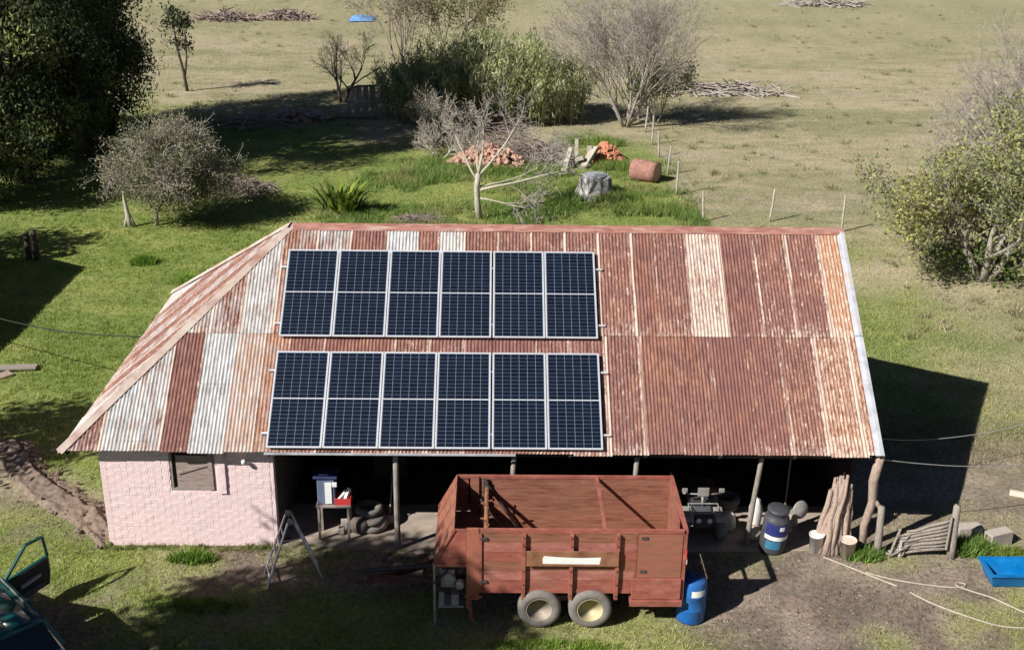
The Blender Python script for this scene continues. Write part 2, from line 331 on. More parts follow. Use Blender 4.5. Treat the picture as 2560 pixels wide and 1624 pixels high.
c = mixc(nt, rf, galv, rust)
of = ramp(nt, mth(nt, 'ADD', n3, mth(nt, 'MULTIPLY', sep.outputs[2], .5)), [(0,0,0), (1,1,1)], .60, .80)
c = mixc(nt, mth(nt, 'MULTIPLY', of, .8), c, orange)
edge = ramp(nt, su.outputs[0], [(0,0,0), (1,1,1)], .86, 1.0)
top = ramp(nt, su.outputs[1], [(1,1,1), (0,0,0)], .0, .09)
ef = mth(nt, 'ADD', mth(nt, 'ADD', n3, mth(nt, 'MULTIPLY', edge, mth(nt, 'ADD', .10, mth(nt, 'MULTIPLY', sep.outputs[1], .75), True))), mth(nt, 'ADD', mth(nt, 'MULTIPLY', sep.outputs[1], .30), mth(nt, 'MULTIPLY', top, .08)))
ef = ramp(nt, ef, [(0,0,0), (1,1,1)], .64, .78)
c = mixc(nt, mth(nt, 'MULTIPLY', ef, .85), c, pale)
nt.links.new(c, b.inputs['Base Color']); b.inputs['Roughness'].default_value = .72; b.inputs['Specular IOR Level'].default_value = .25
bump(nt, b, noise(nt, 40, coords(nt), 3), .15, .01)

def sheet(name, O, U, Tv, N, u0, u1, slo, shi, col, parent, lift=0, phase=0, seed=0, sub=6, rows=5):
    """one corrugated sheet lying on a roof plane; slo/shi give its lower and upper edge at each u"""
    per = .0762; n = max(2, int(round((u1-u0)/per*sub))); r_ = random.Random(seed); vs = []; uvs = []
    tilt = r_.uniform(-.004, .004); jut = r_.uniform(-.035, .03)
    for i in range(n+1):
        u = u0+(u1-u0)*i/n; a = slo(u)+jut*(slo(u) <= .001); z = shi(u); z = max(z, a+.002)
        for j in range(rows+1):
            s = a+(z-a)*j/rows
            h = .0125*math.cos(2*math.pi*(u+phase)/per)+lift+tilt*(i/n-.5)*2+.006*math.sin(s*2.1+seed)*math.sin(u*3+seed)
            p = O+U*u+Tv*s+N*h; vs.append((p.x, p.y, p.z)); uvs.append((i/n, (s-a)/6.0))
    fs = []
    for i in range(n):
        for j in range(rows):
            q = i*(rows+1)+j; fs.append((q, q+rows+1, q+rows+2, q+1))
    m = bpy.data.meshes.new(name); m.from_pydata(vs, [], fs); m.update(); uvl = m.uv_layers.new(name='sheet')
    uvl.data.foreach_set('uv', [c for l in m.loops for c in uvs[l.vertex_index]])
    m.polygons.foreach_set('use_smooth', [True]*len(m.polygons)); m.materials.append(CORR)
    o = obj(name, m, None, parent); o.color = (*col, 1); return o

shed = thing('farm_shed', 'long pink farm shed with a rusted corrugated iron hip roof and open bays', 'shed', (8, 4.6, 0))
rb = MB()                                             # rafters, purlins and eave beam carry the sheets
for x in np.arange(XH+.1, XR, 1.55):
    rb.bar((x, .05, HE-.09), (x, W, HR-.09), .06, .10); rb.bar((x, 2*W-.05, HE-.09), (x, W, HR-.09), .06, .10)
for s in (.25, 1.6, 2.95, 4.3, 5.5):
    p = Vector((0, 0, HE))+T*s-NR*.045; xs = max(XL+.15, XL+(XH-XL)*s/LS)
    rb.bar((xs, p.y, p.z), (XR-.05, p.y, p.z), .05, .06); rb.bar((xs, 2*W-p.y, p.z), (XR-.05, 2*W-p.y, p.z), .05, .06)
rb.bar((XL+.1, .05, HE-.06), (XH, W, HR-.06), .07, .12); rb.bar((XL+.1, 2*W-.05, HE-.06), (XH, W, HR-.06), .07, .12)
roof = obj('roof', rb, wood_dark, shed)
X, Y_, Z_ = Vector((1,0,0)), Vector((0,1,0)), Vector((0,0,1))
OF = Vector((0, 0, HE)); OB = Vector((0, 2*W, HE)); TB = Vector((0, -T.y, T.z)); NB = Vector((0, -NR.y, NR.z))
hipS = lambda u: min(LS, max(0, (u-XL)/(XH-XL)*LS))
LAP = 2.86
low = [-.42, .43, 1.02, 1.62, 2.22, 2.92, 3.5, 4.05]
while low[-1] < XR-.8: low.append(low[-1]+.76)
low.append(XR)
# (rust, pale flakes, orange) for each lower sheet
lowc = {0:(.62,.35,.1), 1:(.36,.30,.1), 2:(.44,.35,.15), 3:(.92,.1,.1), 4:(.16,.10,.1), 5:(.42,.15,.4), 6:(.55,.15,.4), 7:(.75,.2,.2)}
random.seed(3)
for i in range(len(low)-1):
    u0, u1 = low[i], low[i+1]; k = lowc.get(i, (random.uniform(.88, 1.0), random.choice([.04,.12,.2,.34]), random.choice([0,0,.1,.2])))
    if u1 > XR-.7: k = (.66, .55, .45)
    sheet('sheet', OF, X, T, NR, u0-.03, u1, lambda u: 0.0, lambda u: min(LAP+.1, hipS(u)), k, roof, lift=.003*(i % 2), seed=i)
upx = [1.5, 2.35, 2.95, 3.65, 4.45, 5.2, 6.02, 6.72, 7.2, 7.8]
while upx[-1] < 11.3: upx.append(upx[-1]+.76)
upx += [12.1, 12.88, 13.64, 14.4, 15.15, 15.9, XR]
upc = {0:(.5,.4,.2), 1:(.55,.35,.2), 2:(.38,.3,.15), 3:(.55,.3,.3), 4:(.46,.4,.1), 5:(.78,.25,.1), 6:(.18,.1,.05), 7:(.72,.3,.3), 8:(.40,.55,.1), 9:(.85,.2,.1)}
for i in range(len(upx)-1):
    u0, u1 = upx[i], upx[i+1]; k = upc.get(i, (random.uniform(.9, 1.0), random.choice([.05,.18,.34]), random.choice([0,0,.1])))
    if abs(u0-12.88) < .01: k = (.56, .80, .25)
    if u0 > 15.8: k = (.68, .55, .8)
    sheet('sheet', OF, X, T, NR, u0-.03, u1, lambda u: min(LAP-.02, hipS(u)), lambda u: min(hipS(u), LS-.02), k, roof, lift=.013+.003*(i % 2), seed=50+i)
bx_ = list(np.arange(XL, XR-.5, 1.0))+[XR]
for i in range(len(bx_)-1):                             # far slope
    sheet('sheet', OB, X, TB, NB, bx_[i]-.03, bx_[i+1], lambda u: 0.0, lambda u: min(hipS(u), LS-.02), (random.uniform(.5, 1), .2, .1), roof, .003*(i % 2), 0, 90+i, 4, 3)
HL = math.hypot(XH-XL, HR-HE); TH = Vector(((XH-XL)/HL, 0, (HR-HE)/HL)); NH = Vector((-TH.z, 0, TH.x)); OH = Vector((XL, 0, HE))
hs = list(np.arange(0, 2*W-.4, .76))+[2*W]
for i in range(len(hs)-1):                              # hip end
    sheet('sheet', OH, Y_, TH, NH, hs[i]-.03, hs[i+1], lambda u: 0.0, lambda u: HL*max(0.002, min(u, 2*W-u)/W), (random.choice([.25,.5,.75,.9]), .35, .15), roof, .003*(i % 2), 0, 140+i, 4, 4)
capm = mat('rusty_cap', [(.22,.085,.065), (.33,.15,.12), (.42,.24,.19)], 2.5, .8, (1,5,5), .2, 40, dirt=(.50,.40,.34))
galvm = mat('galvanised_trim', [(.32,.33,.36), (.45,.46,.50), (.55,.56,.60)], 3, .5, bmp=.1, dirt=(.44,.33,.27))
def cap(a, b, na, nb, wd, name, mt, segs=8, rise=.03):  # folded cap along a ridge or hip
    a, b = Vector(a), Vector(b); d = (b-a).normalized(); sa = (na-d*na.dot(d)).normalized(); sb = (nb-d*nb.dot(d)).normalized()
    ta = d.cross(sa); tb = sb.cross(d); top = (sa+sb).normalized(); mb = MB(); prof = []
    for i in range(segs+1):
        p = a+(b-a)*(i/segs)+Vector((0, 0, rng.uniform(-.008, .008)))
        if ta.dot(sb) > 0: ta = -ta
        if tb.dot(sa) > 0: tb = -tb
        ring = [p+ta*wd+sa*.028, p+ta*.05+sa*.04, p+top*(rise+.03), p+tb*.05+sb*.04, p+tb*wd+sb*.028]
        prof.append(ring)
    for i in range(segs):
        for k in range(4): mb.add([prof[i][k], prof[i+1][k], prof[i+1][k+1], prof[i][k+1]], [(0,1,2,3)])
    return obj(name, mb, mt, roof)
for k in range(5):
    x0 = XH-.05+(XR+.03-XH)*k/5; x1 = XH-.05+(XR+.03-XH)*(k+1)/5+.06
    cap((x0, W, HR+.004*(k % 2)), (x1, W, HR+.004*(k % 2)), NR, NB, .16, 'ridge_cap', capm)
hc = (mat('hip_cap_iron', [(.36,.22,.18), (.50,.40,.34), (.56,.49,.44)], 2, .75, bmp=.15, dirt=(.30,.13,.10)))
for k in range(3):
    a0 = Vector((XL-.03, 0, HE)).lerp(Vector((XH, W, HR)), k/3); a1 = Vector((XL-.03, 0, HE)).lerp(Vector((XH, W, HR)), (k+1)/3+.01)
    cap(a0, a1, NR, NH, .13, 'hip_cap', hc, 4)
    b0 = a0.copy(); b0.y = 2*W-a0.y; b1 = a1.copy(); b1.y = 2*W-a1.y
    cap(b0, b1, NB, NH, .13, 'hip_cap', hc, 4)
for s0, s1 in ((0, 2.9), (2.86, LS)):                   # bright verge flashing on the gable edge
    for sg, O_, T_, N_ in ((1, OF, T, NR), (-1, OB, TB, NB)):
        mb = MB(); p, q = O_+T_*s0+X*XR, O_+T_*s1+X*XR; u = N_*.03
        mb.add([p-X*.13+N_*.02, p-X*.03+u*1.2, p+X*.05+u, p+X*.055-N_*.10, q-X*.13+N_*.02, q-X*.03+u*1.2, q+X*.05+u, q+X*.055-N_*.10], [(0,1,5,4),(1,2,6,5),(2,3,7,6)])
        obj('verge_flashing', mb, galvm, roof)
# walls
pink = mat('pink_limewash', [(.64,.45,.44), (.82,.61,.60), (.87,.72,.71)], 5, .95, bmp=.9, bscale=38, lo=.28, hi=.62, dirt=(.86,.76,.75))
inner = mat('dark_masonry', [(.09,.075,.07), (.16,.13,.12)], 4, .95)  # darker masonry tone used on the inside walls
WY = .30
fwall = obj('front_wall', MB().bx(.25, 1.69, WY+.012, WY+.22, -.05, HE-.02).bx(2.64, 3.85, WY+.012, WY+.22, -.05, HE-.02)
            .bx(1.69, 2.64, WY+.012, WY+.22, -.05, 1.34).bx(1.69, 2.64, WY+.012, WY+.22, 2.32, HE-.02), pink, shed)
var = []
for q in range(4):
    mb = MB(); l, h, d = .274, .087, .03; rr = random.Random(q)
    j = lambda s: rr.uniform(-s, s)
    mb.bx(0, l, -.006+j(.002), d, 0, h); mb.v = [(a+j(.005), b_+(j(.003) if b_ < 0 else 0), c_+j(.004)) for a, b_, c_ in mb.v]
    var.append(fixn(mb.mesh('brick'))); var[-1].materials.append(pink)
half = []
for q in range(2):
    mb = MB(); rr = random.Random(40+q); mb.bx(0, .132, -.006, .03, 0, .087); mb.v = [(a+rr.uniform(-.005, .005), b_, c_+rr.uniform(-.004, .004)) for a, b_, c_ in mb.v]
    half.append(fixn(mb.mesh('brick'))); half[-1].materials.append(pink)
spots = []
for r in range(25):
    z = .005+r*.0945; x = .25-(.14 if r % 2 else 0)
    while x < 3.84:
        x0, x1 = x, x+.268
        if x0 < .249: spots.append((x0+.142, z, 1))
        elif x1 > 3.86: spots.append((min(x0, 3.85-.126), z, 1)) if 3.85-x0 > .08 else None
        elif x1 > 1.66 and x0 < 2.67 and z > 1.25:
            if 1.68-x0 > .12: spots.append((1.68-.126, z, 1))
            elif x1-2.65 > .12: spots.append((2.65, z, 1))
        else: spots.append((x0, z, 0))
        x += .282
spots.sort(key=lambda s: (s[2], s[1]))
rest = MB()
for i, (x, z, hf) in enumerate(spots):
    yo = WY+.012+rng.uniform(-.003, .003); me = (half if hf else var)[rng.randrange(2 if hf else 4)]
    if i < 300:
        o = obj('brick', me, None, fwall); o.location = (x, yo, z)
    else: rest.bx(x, x+(.126 if hf else .268), yo-.006, yo+.02, z, z+.087)
if rest.v: struct(obj('bricks', rest, pink, fwall), 'stuff')
obj('side_wall', MB().bx(.25, .47, WY+.221, 9.05, -.05, HE), pink, shed)
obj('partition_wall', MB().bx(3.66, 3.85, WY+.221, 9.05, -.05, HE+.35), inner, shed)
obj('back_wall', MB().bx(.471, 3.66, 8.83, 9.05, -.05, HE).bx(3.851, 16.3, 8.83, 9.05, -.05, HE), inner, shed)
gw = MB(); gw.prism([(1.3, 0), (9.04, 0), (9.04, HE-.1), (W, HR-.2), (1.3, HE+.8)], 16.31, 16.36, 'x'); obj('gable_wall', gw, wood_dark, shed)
win = obj('window', MB().bx(1.69, 1.74, WY+.02, WY+.12, 1.35, 2.32).bx(2.59, 2.64, WY+.02, WY+.12, 1.35, 2.32).bx(1.74, 2.59, WY+.02, WY+.12, 2.27, 2.32).bx(1.74, 2.59, WY+.02, WY+.12, 1.35, 1.40), wood_grey, shed)
shut = mat('shutter_wood', [(.20,.15,.13), (.34,.26,.23), (.40,.32,.28)], 5, .9, (1,1,8))
for k in range(5): obj('plank', MB().bx(1.82, 2.575, WY+.045, WY+.075, 1.405+k*.152, 1.405+k*.152+.145), shut, win)
obj('brace', MB().bar((1.85, WY+.03, 1.75), (2.55, WY+.03, 1.98), .02, .06), shut, win)
obj('shutter_stile', MB().bx(2.50, 2.585, WY-.01, WY+.042, 1.37, 2.25), shut, win)
obj('dark_opening', MB().bx(1.75, 2.58, WY+.10, WY+.11, 1.41, 2.26), wood_dark, win)
obj('pilaster', MB().bx(2.69, 2.85, WY-.035, WY+.01, 1.30, HE-.05), pink, shed)
obj('wall_lamp', MB().tube([(3.35, WY+.02, 2.05), (3.28, WY-.10, 2.10)], .012).lathe([(.02, 0), (.045, .03), (.05, .08), (.02, .11)], 12, (3.27, WY-.11, 2.04)), mat('lamp_white', [(.75,.74,.70), (.8,.8,.78)], 4, .4), shed, True)
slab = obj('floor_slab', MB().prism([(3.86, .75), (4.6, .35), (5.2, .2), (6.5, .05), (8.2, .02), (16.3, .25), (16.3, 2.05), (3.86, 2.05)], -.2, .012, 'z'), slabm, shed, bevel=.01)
obj('shade_dark_floor', MB().bx(3.86, 16.3, 2.051, 8.82, -.2, .03), mat('shade_dark_earth', [(.04,.032,.027), (.075,.06,.05)], 3, .95), shed)  # earth colour darkened to deepen the shade inside the bays
for i, (x, y, r) in enumerate(((6.41, .22, .062), (8.87, .24, .06), (11.44, .24, .06), (13.96, .45, .058))):
    pts = [(x+rng.uniform(-.015, .015)+ (-.0 if i < 3 else .10*k/4), y-(.0 if i < 3 else .2*k/4), -.1+2.6*k/4) for k in range(5)]
    obj('post', MB().tube(pts, [r*1.1, r, r*.97, r*.95, r*.9], 8), wood_grey, shed, True)
obj('corner_post', MB().tube([(16.45, .28, -.1), (16.40, .27, .6), (16.50, .25, 1.2), (16.44, .2, 1.75), (16.50, .16, 2.40)], [.085, .08, .09, .10, .10], 9).tube([(16.46, .25, 1.35), (16.62, .2, 1.15), (16.70, .18, 1.0)], [.06, .05, .045], 7), wood_pale, shed, True)
obj('eave_beam', MB().bx(3.9, 16.4, .18, .28, HE-.16, HE-.045), wood_dark, shed)
# ---------------------------------------------------------------- solar panels
PWd, PHt = 1.134, 2.278
m, nt, b = newmat('solar_cell'); oi = nt.nodes.new('ShaderNodeObjectInfo'); v = coords(nt)
cc = ramp(nt, oi.outputs['Random'], [(.003,.006,.015), (.006,.011,.025), (.004,.008,.019)], 0, 1)
nt.links.new(cc, b.inputs['Base Color']); b.inputs['Roughness'].default_value = .25; b.inputs['Coat Weight'].default_value = .6; b.inputs['Coat Roughness'].default_value = .08
CELL = m
back = mat('panel_backsheet', [(.17,.205,.27), (.21,.245,.31)], 4, .5, bmp=0)
fr = MB(); e = .034
fr.bx(0, PWd, 0, e, 0, .035); fr.bx(0, PWd, PHt-e, PHt, 0, .035); fr.bx(0, e, e, PHt-e, 0, .035); fr.bx(PWd-e, PWd, e, PHt-e, 0, .035); fr.bx(e, PWd-e, PHt/2-.012, PHt/2+.012, .029, .0335)
frm = fixn(fr.mesh('frame')); frm.materials.append(alu)
bkm = fixn(MB().bx(e, PWd-e, e, PHt-e, .008, .028).mesh('backsheet')); bkm.materials.append(back)
cw = (PWd-2*e-.012)/6; hh = (PHt/2-e-.012-.008)/12
clm = fixn(MB().bx(.0048, cw-.0048, .0026, hh-.0026, 0, .003).mesh('cell')); clm.materials.append(CELL)
ords = ['first', 'second', 'third', 'fourth', 'fifth', 'sixth']
for row, s0, rn in ((0, .06, 'lower'), (1, 2.715, 'upper')):
    for k in range(6):
        x0 = 3.79+k*(PWd+.0165)+(.02 if k > 3 else 0); p = OF+T*s0+NR*.085; p.x = x0
        pan = thing('solar_panel', f'solar panel, {ords[k]} from the hip end in the {rn} row on the rusted roof', 'solar panel', p, 'solar panels on the shed roof', (SLOPE, 0, 0))
        for nm, me in (('frame', frm), ('backsheet', bkm)):
            o = bpy.data.objects.new(nm, me); C.objects.link(o); o.parent = pan
        for hf in (0, 1):
            yb = e+.006 if hf == 0 else PHt/2+.014
            for r in range(12):
                for c_ in range(6):
                    o = bpy.data.objects.new('cell', clm); C.objects.link(o); o.parent = pan; o.location = (e+.006+c_*cw, yb+r*hh, .0283)
    for q, sr in enumerate((.35, 1.83)):
        o = OF+T*(s0+sr)+NR*.056; mb = MB()
        mb.bar(Vector((3.66, o.y, o.z)), Vector((10.86, o.y, o.z)), .04, .055, NR)
        for xx in np.arange(3.75, 10.9, 1.4): mb.bar(Vector((xx, o.y, o.z))-NR*.06, Vector((xx, o.y, o.z)), .04, .05, X)
        tag(obj('mounting_rail', mb, alu), f'{"lower" if q == 0 else "upper"} aluminium mounting rail under the {rn} row of solar panels', 'rail')
tag(obj('gutter_strip', MB().bx(3.75, 8.9, -.035, -.01, HE-.03, HE+.012), galvm), 'thin pale metal strip along the eave below the solar panels', 'metal strip')
# ---------------------------------------------------------------- forage wagon
red = mat('faded_red_paint', [(.20,.055,.040), (.31,.095,.068), (.385,.15,.112)], 3.0, .8, (1,1,2.5), .3, 40, dirt=(.20,.10,.068))
redw = mat('red_stained_boards', [(.15,.056,.036), (.265,.105,.066), (.33,.15,.10)], 3.2, .85, (.8,1,6), .3, 30, dirt=(.19,.105,.07))
red2 = mat('sun_bleached_red', [(.25,.085,.065), (.36,.135,.105), (.43,.20,.16)], 2.2, .85, (1,1,3), .3, 40, dirt=(.22,.11,.075))
rust_m = mat('brown_rust', [(.16,.07,.042), (.27,.12,.065), (.33,.16,.09)], 4, .9, bmp=.3)
steel_d = mat('dark_steel', [(.05,.045,.045), (.11,.10,.095)], 6, .6, metal=.3)
steel_l = mat('worn_grey_metal', [(.28,.26,.24), (.42,.40,.37)], 5, .55, metal=.3, dirt=(.2,.12,.08))
tyre_m = mat('dusty_tyre', [(.15,.135,.12), (.23,.205,.18)], 6, .95, bmp=.3)
wh = mat('white_paint', [(.78,.78,.76), (.84,.84,.82)], 5, .6, bmp=.05)
X0, X1, YN, YF, Z0, ZT = 7.95, 12.07, -2.45, -.43, .82, 2.16
wag = thing('forage_wagon', 'faded red two axle forage wagon with an open top parked before the shed', 'wagon', (10, -1.45, 0))
nw = MB()
nw.bx(X0, X1, YN-.03, YN+.03, ZT-.07, ZT+.01); nw.bx(8.2, 11.1, YN-.03, YN+.03, Z0-.05, Z0+.03)
for x in (9.03, 9.93, 10.80): nw.bx(x-.035, x+.035, YN-.09, YN-.022, .66, ZT-.072)
nw.bx(8.19, 8.24, YN-.05, YN-.022, Z0, ZT-.072); nw.bx(11.12, 11.17, YN-.035, YN-.022, Z0+.03, ZT-.072)
near = obj('near_side', nw, red, wag)
nb = 6; bh = (ZT-.07-Z0-.03)/nb
for k in range(nb):
    obj('board', MB().bx(8.2, 12.05, YN-.02, YN+.02, Z0+.03+k*bh+.003, Z0+.03+(k+1)*bh-.003), (red, redw, red2)[(k*2) % 3], near)
fwl = MB(); fwl.bx(7.74, X1, YF-.03, YF+.03, ZT-.05, ZT+.012)
for x in (8.3, 9.4, 11.0): fwl.bx(x-.03, x+.03, YF+.022, YF+.08, .7, ZT-.05)
fwl.bx(8.0, X1, YF-.025, YF+.025, Z0-.06, Z0)
far = obj('far_side', fwl, red, wag); nb = 8; bh = (ZT-.05-Z0)/nb
for k in range(nb): obj('board', MB().bx(7.98, 12.05, YF-.02, YF+.02, Z0+k*bh+.003, Z0+(k+1)*bh-.003), redw, far)
obj('hopper_floor', MB().bx(7.37, 8.24, YN+.02, YF-.02, 1.30, 1.34), redw, wag)
bed = obj('bed', MB().bx(8.0, 12.05, YN+.03, YF-.03, Z0-.05, Z0-.01), rust_m, wag)
for k in range(9): obj('floor_slat', MB().bx(8.25+k*.42, 8.31+k*.42, YN+.06, YF-.06, Z0-.008, Z0+.02), rust_m, bed)
# sloping front with its two wings
fp = MB(); fp.add([(7.72, YN, ZT+.03), (7.72, YF, ZT+.03), (7.33, YF, 1.43), (7.33, YN, 1.43), (7.74, YN, ZT), (7.74, YF, ZT), (7.36, YF, 1.42), (7.36, YN, 1.42)],
                  [(0,1,2,3),(7,6,5,4),(0,4,5,1),(3,2,6,7),(0,3,7,4),(1,5,6,2)])
front = obj('sloped_front', fp, redw, wag)
for k in (.2, .5, .8):
    y = YN+(YF-YN)*k; obj('front_rib', MB().bar((7.705, y, ZT), (7.33, y, 1.46), .04, .03, (1,0,.5)), red, front)
for y, nm in ((YN, 'near_wing'), (YF, 'far_wing')):
    o = obj(nm, MB().prism([(7.745, ZT), (7.945, ZT), (7.945, 1.38), (7.34, 1.42)], y-.012, y+.012, 'y'), red, wag)
    obj('wing_edge', MB().bar((7.73, y-.02 if y == YN else y+.02, ZT), (7.335, y-.02 if y == YN else y+.02, 1.43), .03, .04).bx(7.34, 7.94, y-.028, y-.0125, 1.355, 1.415), red, o)
orange_m = mat('orange_rust', [(.27,.085,.05), (.37,.13,.08), (.27,.10,.06)], 5, .9, (2,2,1), .3, dirt=(.15,.07,.045))
obj('front_pillar', MB().bx(7.95, 8.19, YN-.045, YN+.02, .62, ZT+.02).bx(7.95, 8.0, YN-.06, YN-.044, .42, .9), orange_m, wag)
obj('far_pillar', MB().bx(8.0, 8.16, YF-.06, YF-.021, Z0, ZT), redw, wag)
for k in range(3):
    z = 1.2+k*.36; x = 8.16+k*.08; bt = MB().tube([(x, YN+.03, z), (x, YF-.07, z)], .045, 8)
    for q in range(9):
        y = YN+.2+q*.2; a = q*1.1; bt.bar((x, y, z), (x+.12*math.cos(a), y, z+.12*math.sin(a)), .02, .02); bt.bar((x, y, z), (x-.12*math.cos(a), y, z-.12*math.sin(a)), .02, .02)
    obj('beater', bt, rust_m, wag)
ch = MB().bx(8.26, 8.32, YF-.10, YF-.062, Z0, ZT-.02)
for q in range(12): ch.bx(8.24, 8.34, YF-.115, YF-.10, Z0+.05+q*.105, Z0+.11+q*.105)
obj('chain_guard', ch, steel_d, wag)
obj('inner_strut', MB().bar((8.30, YF-.09, 2.05), (9.05, YF-.09, .84), .03, .04).bar((8.2, YF-.5, 1.9), (8.85, YF-.5, .84), .03, .04), steel_d, wag)
obj('tie_bar', MB().bx(10.52, 10.58, YN+.03, YF-.03, ZT-.04, ZT), red, wag)
# rear frame, half boarded
rear = obj('rear_frame', MB().bx(X1-.03, X1+.04, YN-.03, YF+.03, ZT-.055, ZT+.02).bx(X1-.02, X1+.035, YN-.03, YN+.05, .6, ZT-.055).bx(X1-.02, X1+.035, YF-.05, YF+.03, .6, ZT-.055)
           .bx(X1-.01, X1+.03, -1.62, -1.55, Z0, ZT-.055).bx(X1-.01, X1+.03, YN+.05, -1.62, 1.55, 1.60), red, wag)
for k in range(6): obj('board', MB().bx(X1-.012, X1+.012, -1.55, YF-.05, Z0+k*.213, Z0+.209+k*.213), redw, rear)
for k in range(2): obj('board', MB().bx(X1-.012, X1+.012, YN+.05, -1.62, Z0+k*.213, Z0+.209+k*.213), redw, rear)
obj('side_sheet', MB().bx(11.18, 12.02, YN-.037, YN-.0215, 1.13, 2.07), mat('brown_sheet', [(.26,.095,.062), (.33,.135,.092)], 3, .8, (1,1,5), .2, dirt=(.21,.11,.07)), wag)
obj('tool_box', MB().bx(11.10, 12.04, YN-.075, YN-.02, .66, 1.115).bx(11.08, 12.08, YN-.11, YF, .52, .65), red, wag, bevel=.008)
sb = obj('name_board', MB().bx(9.08, 10.82, YN-.118, YN-.092, 1.43, 1.75), rust_m, wag)
obj('overpainted_strip', MB().add([(9.39, YN-.119, 1.485), (10.46, YN-.119, 1.475), (10.485, YN-.119, 1.63), (10.1, YN-.119, 1.615), (9.72, YN-.119, 1.63), (9.41, YN-.119, 1.655), (9.385, YN-.119, 1.60)], [(0,1,2,3,4,5,6)]), wh, sb)
for x, z in ((11.3, 1.98), (11.3, 1.25), (8.28, 1.95), (8.28, 1.0)): obj('hinge', MB().bx(x-.06, x+.06, YN-.055, YN-.02, z, z+.05), steel_d, wag)
for x in (9.03, 9.93, 10.80):
    for z in (.75, 1.0, 1.3, 1.85, 2.03): obj('bolt', MB().lathe([(.014, YN-.105), (.014, YN-.088)], 6, (x, 0, z), 'y'), steel_d, near)
obj('hydraulic_hose', MB().tube([(7.6, YN+.1, 1.2), (7.35, YN-.05, 1.0), (7.0, -2.0, .75), (6.3, -1.6, .55)], .02, 6), steel_d, wag, True)
obj('reflector', MB().bx(12.105, 12.13, YN-.02, YN+.03, 1.42, 1.56), wh, wag); obj('reflector', MB().bx(12.09, 12.11, YN-.06, YN-.03, 1.55, 1.75), mat('red_plastic', [(.55,.05,.03), (.62,.07,.05)], 4, .4), wag)
obj('chassis', MB().bx(7.6, 11.9, YN+.45, YN+.57, .56, .76).bx(7.6, 11.9, YF-.57, YF-.45, .56, .76).bx(9.7, 10.0, YN+.2, YF-.2, .44, .557), steel_d, wag)
creamr = mat('cream_rim', [(.48,.40,.22), (.60,.52,.32)], 5, .7, dirt=(.30,.20,.11)); greyr = mat('dusty_rim', [(.30,.25,.20), (.40,.34,.28)], 5, .8, dirt=(.22,.14,.10))
for x, rm in ((9.35, greyr), (10.33, creamr)):
    for y0, sg in ((YN-.10, 1), (YF+.10, -1)):
        wl = obj('wheel', MB().tube([(x, y0+sg*.10, .42), (x, y0+sg*.5, .42)], .05, 8), steel_d, wag)
        pr = [(.24, .02), (.26, 0), (.32, -.012), (.385, 0), (.415, .035), (.42, .07), (.42, .19), (.415, .225), (.385, .26), (.30, .27), (.24, .25)]
        pr = [(r, y0+sg*h) for r, h in pr]
        obj('tyre', MB().lathe(pr, 36, (x, 0, .42), 'y', False), tyre_m, wl, True)
        pr = [(.255, .005), (.245, .0), (.235, .02), (.225, .13), (.19, .135), (.175, .105), (.10, .095), (.085, .11), (.065, .10), (.06, .03), (.045, .015)]
        rim = obj('rim', MB().lathe([(r, y0+sg*h) for r, h in pr], 28, (x, 0, .42), 'y'), rm, wl, True)
        for q in range(6):
            a = q*math.pi/3; obj('wheel_nut', MB().lathe([(.016, y0+sg*.075), (.016, y0+sg*.10)], 6, (x+.13*math.cos(a), 0, .42+.13*math.sin(a)), 'y'), rust_m, rim)
obj('drawbar', MB().bar((7.65, YN+.6, .62), (5.95, -1.40, .34), .10, .12).bar((7.65, YF-.6, .62), (5.95, -1.48, .34), .10, .12).bar((7.1, -2.0, .55), (7.1, -.9, .55), .08, .08).tube([(5.98, -1.44, .30), (5.72, -1.44, .28)], .045, 8), mat('dull_red_steel', [(.10,.035,.03), (.19,.075,.06)], 4, .85), wag)
obj('drive_shaft', MB().tube([(5.8, -1.44, .55), (7.5, -1.44, .72)], .05, 8), steel_d, wag)
gb = MB(); gb.bx(7.46, 7.72, YN+.12, YN+.42, .78, 1.18); gb.lathe([(.10, YN+.0), (.13, YN+.03), (.13, YN+.12)], 14, (7.62, 0, 1.0), 'y'); gb.lathe([(.07, YN-.05), (.09, YN-.02), (.09, YN+.1)], 12, (7.82, 0, .92), 'y')
obj('gearbox', gb, steel_l, wag, bevel=.02)
obj('gear_tray', MB().bx(7.40, 7.90, YN-.02, YN+.35, .42, .46).bx(7.42, 7.52, YN, YN+.05, .46, .75).bx(7.66, 7.80, YN, YN+.2, .46, .70), steel_l, wag)
obj('support_leg', MB().bx(7.315, 7.36, YN-.02, YN+.03, .02, 1.42).bx(7.28, 7.40, YN-.07, YN+.08, 0, .02), steel_l, wag)
obj('front_bracket', MB().bar((8.0, YN-.03, .62), (8.05, YN-.03, .12), .07, .03).bar((8.15, YN-.03, .80), (7.98, YN-.03, .60), .06, .03).bx(7.92, 8.25, YN-.05, YN-.02, .66, .72), red, wag)
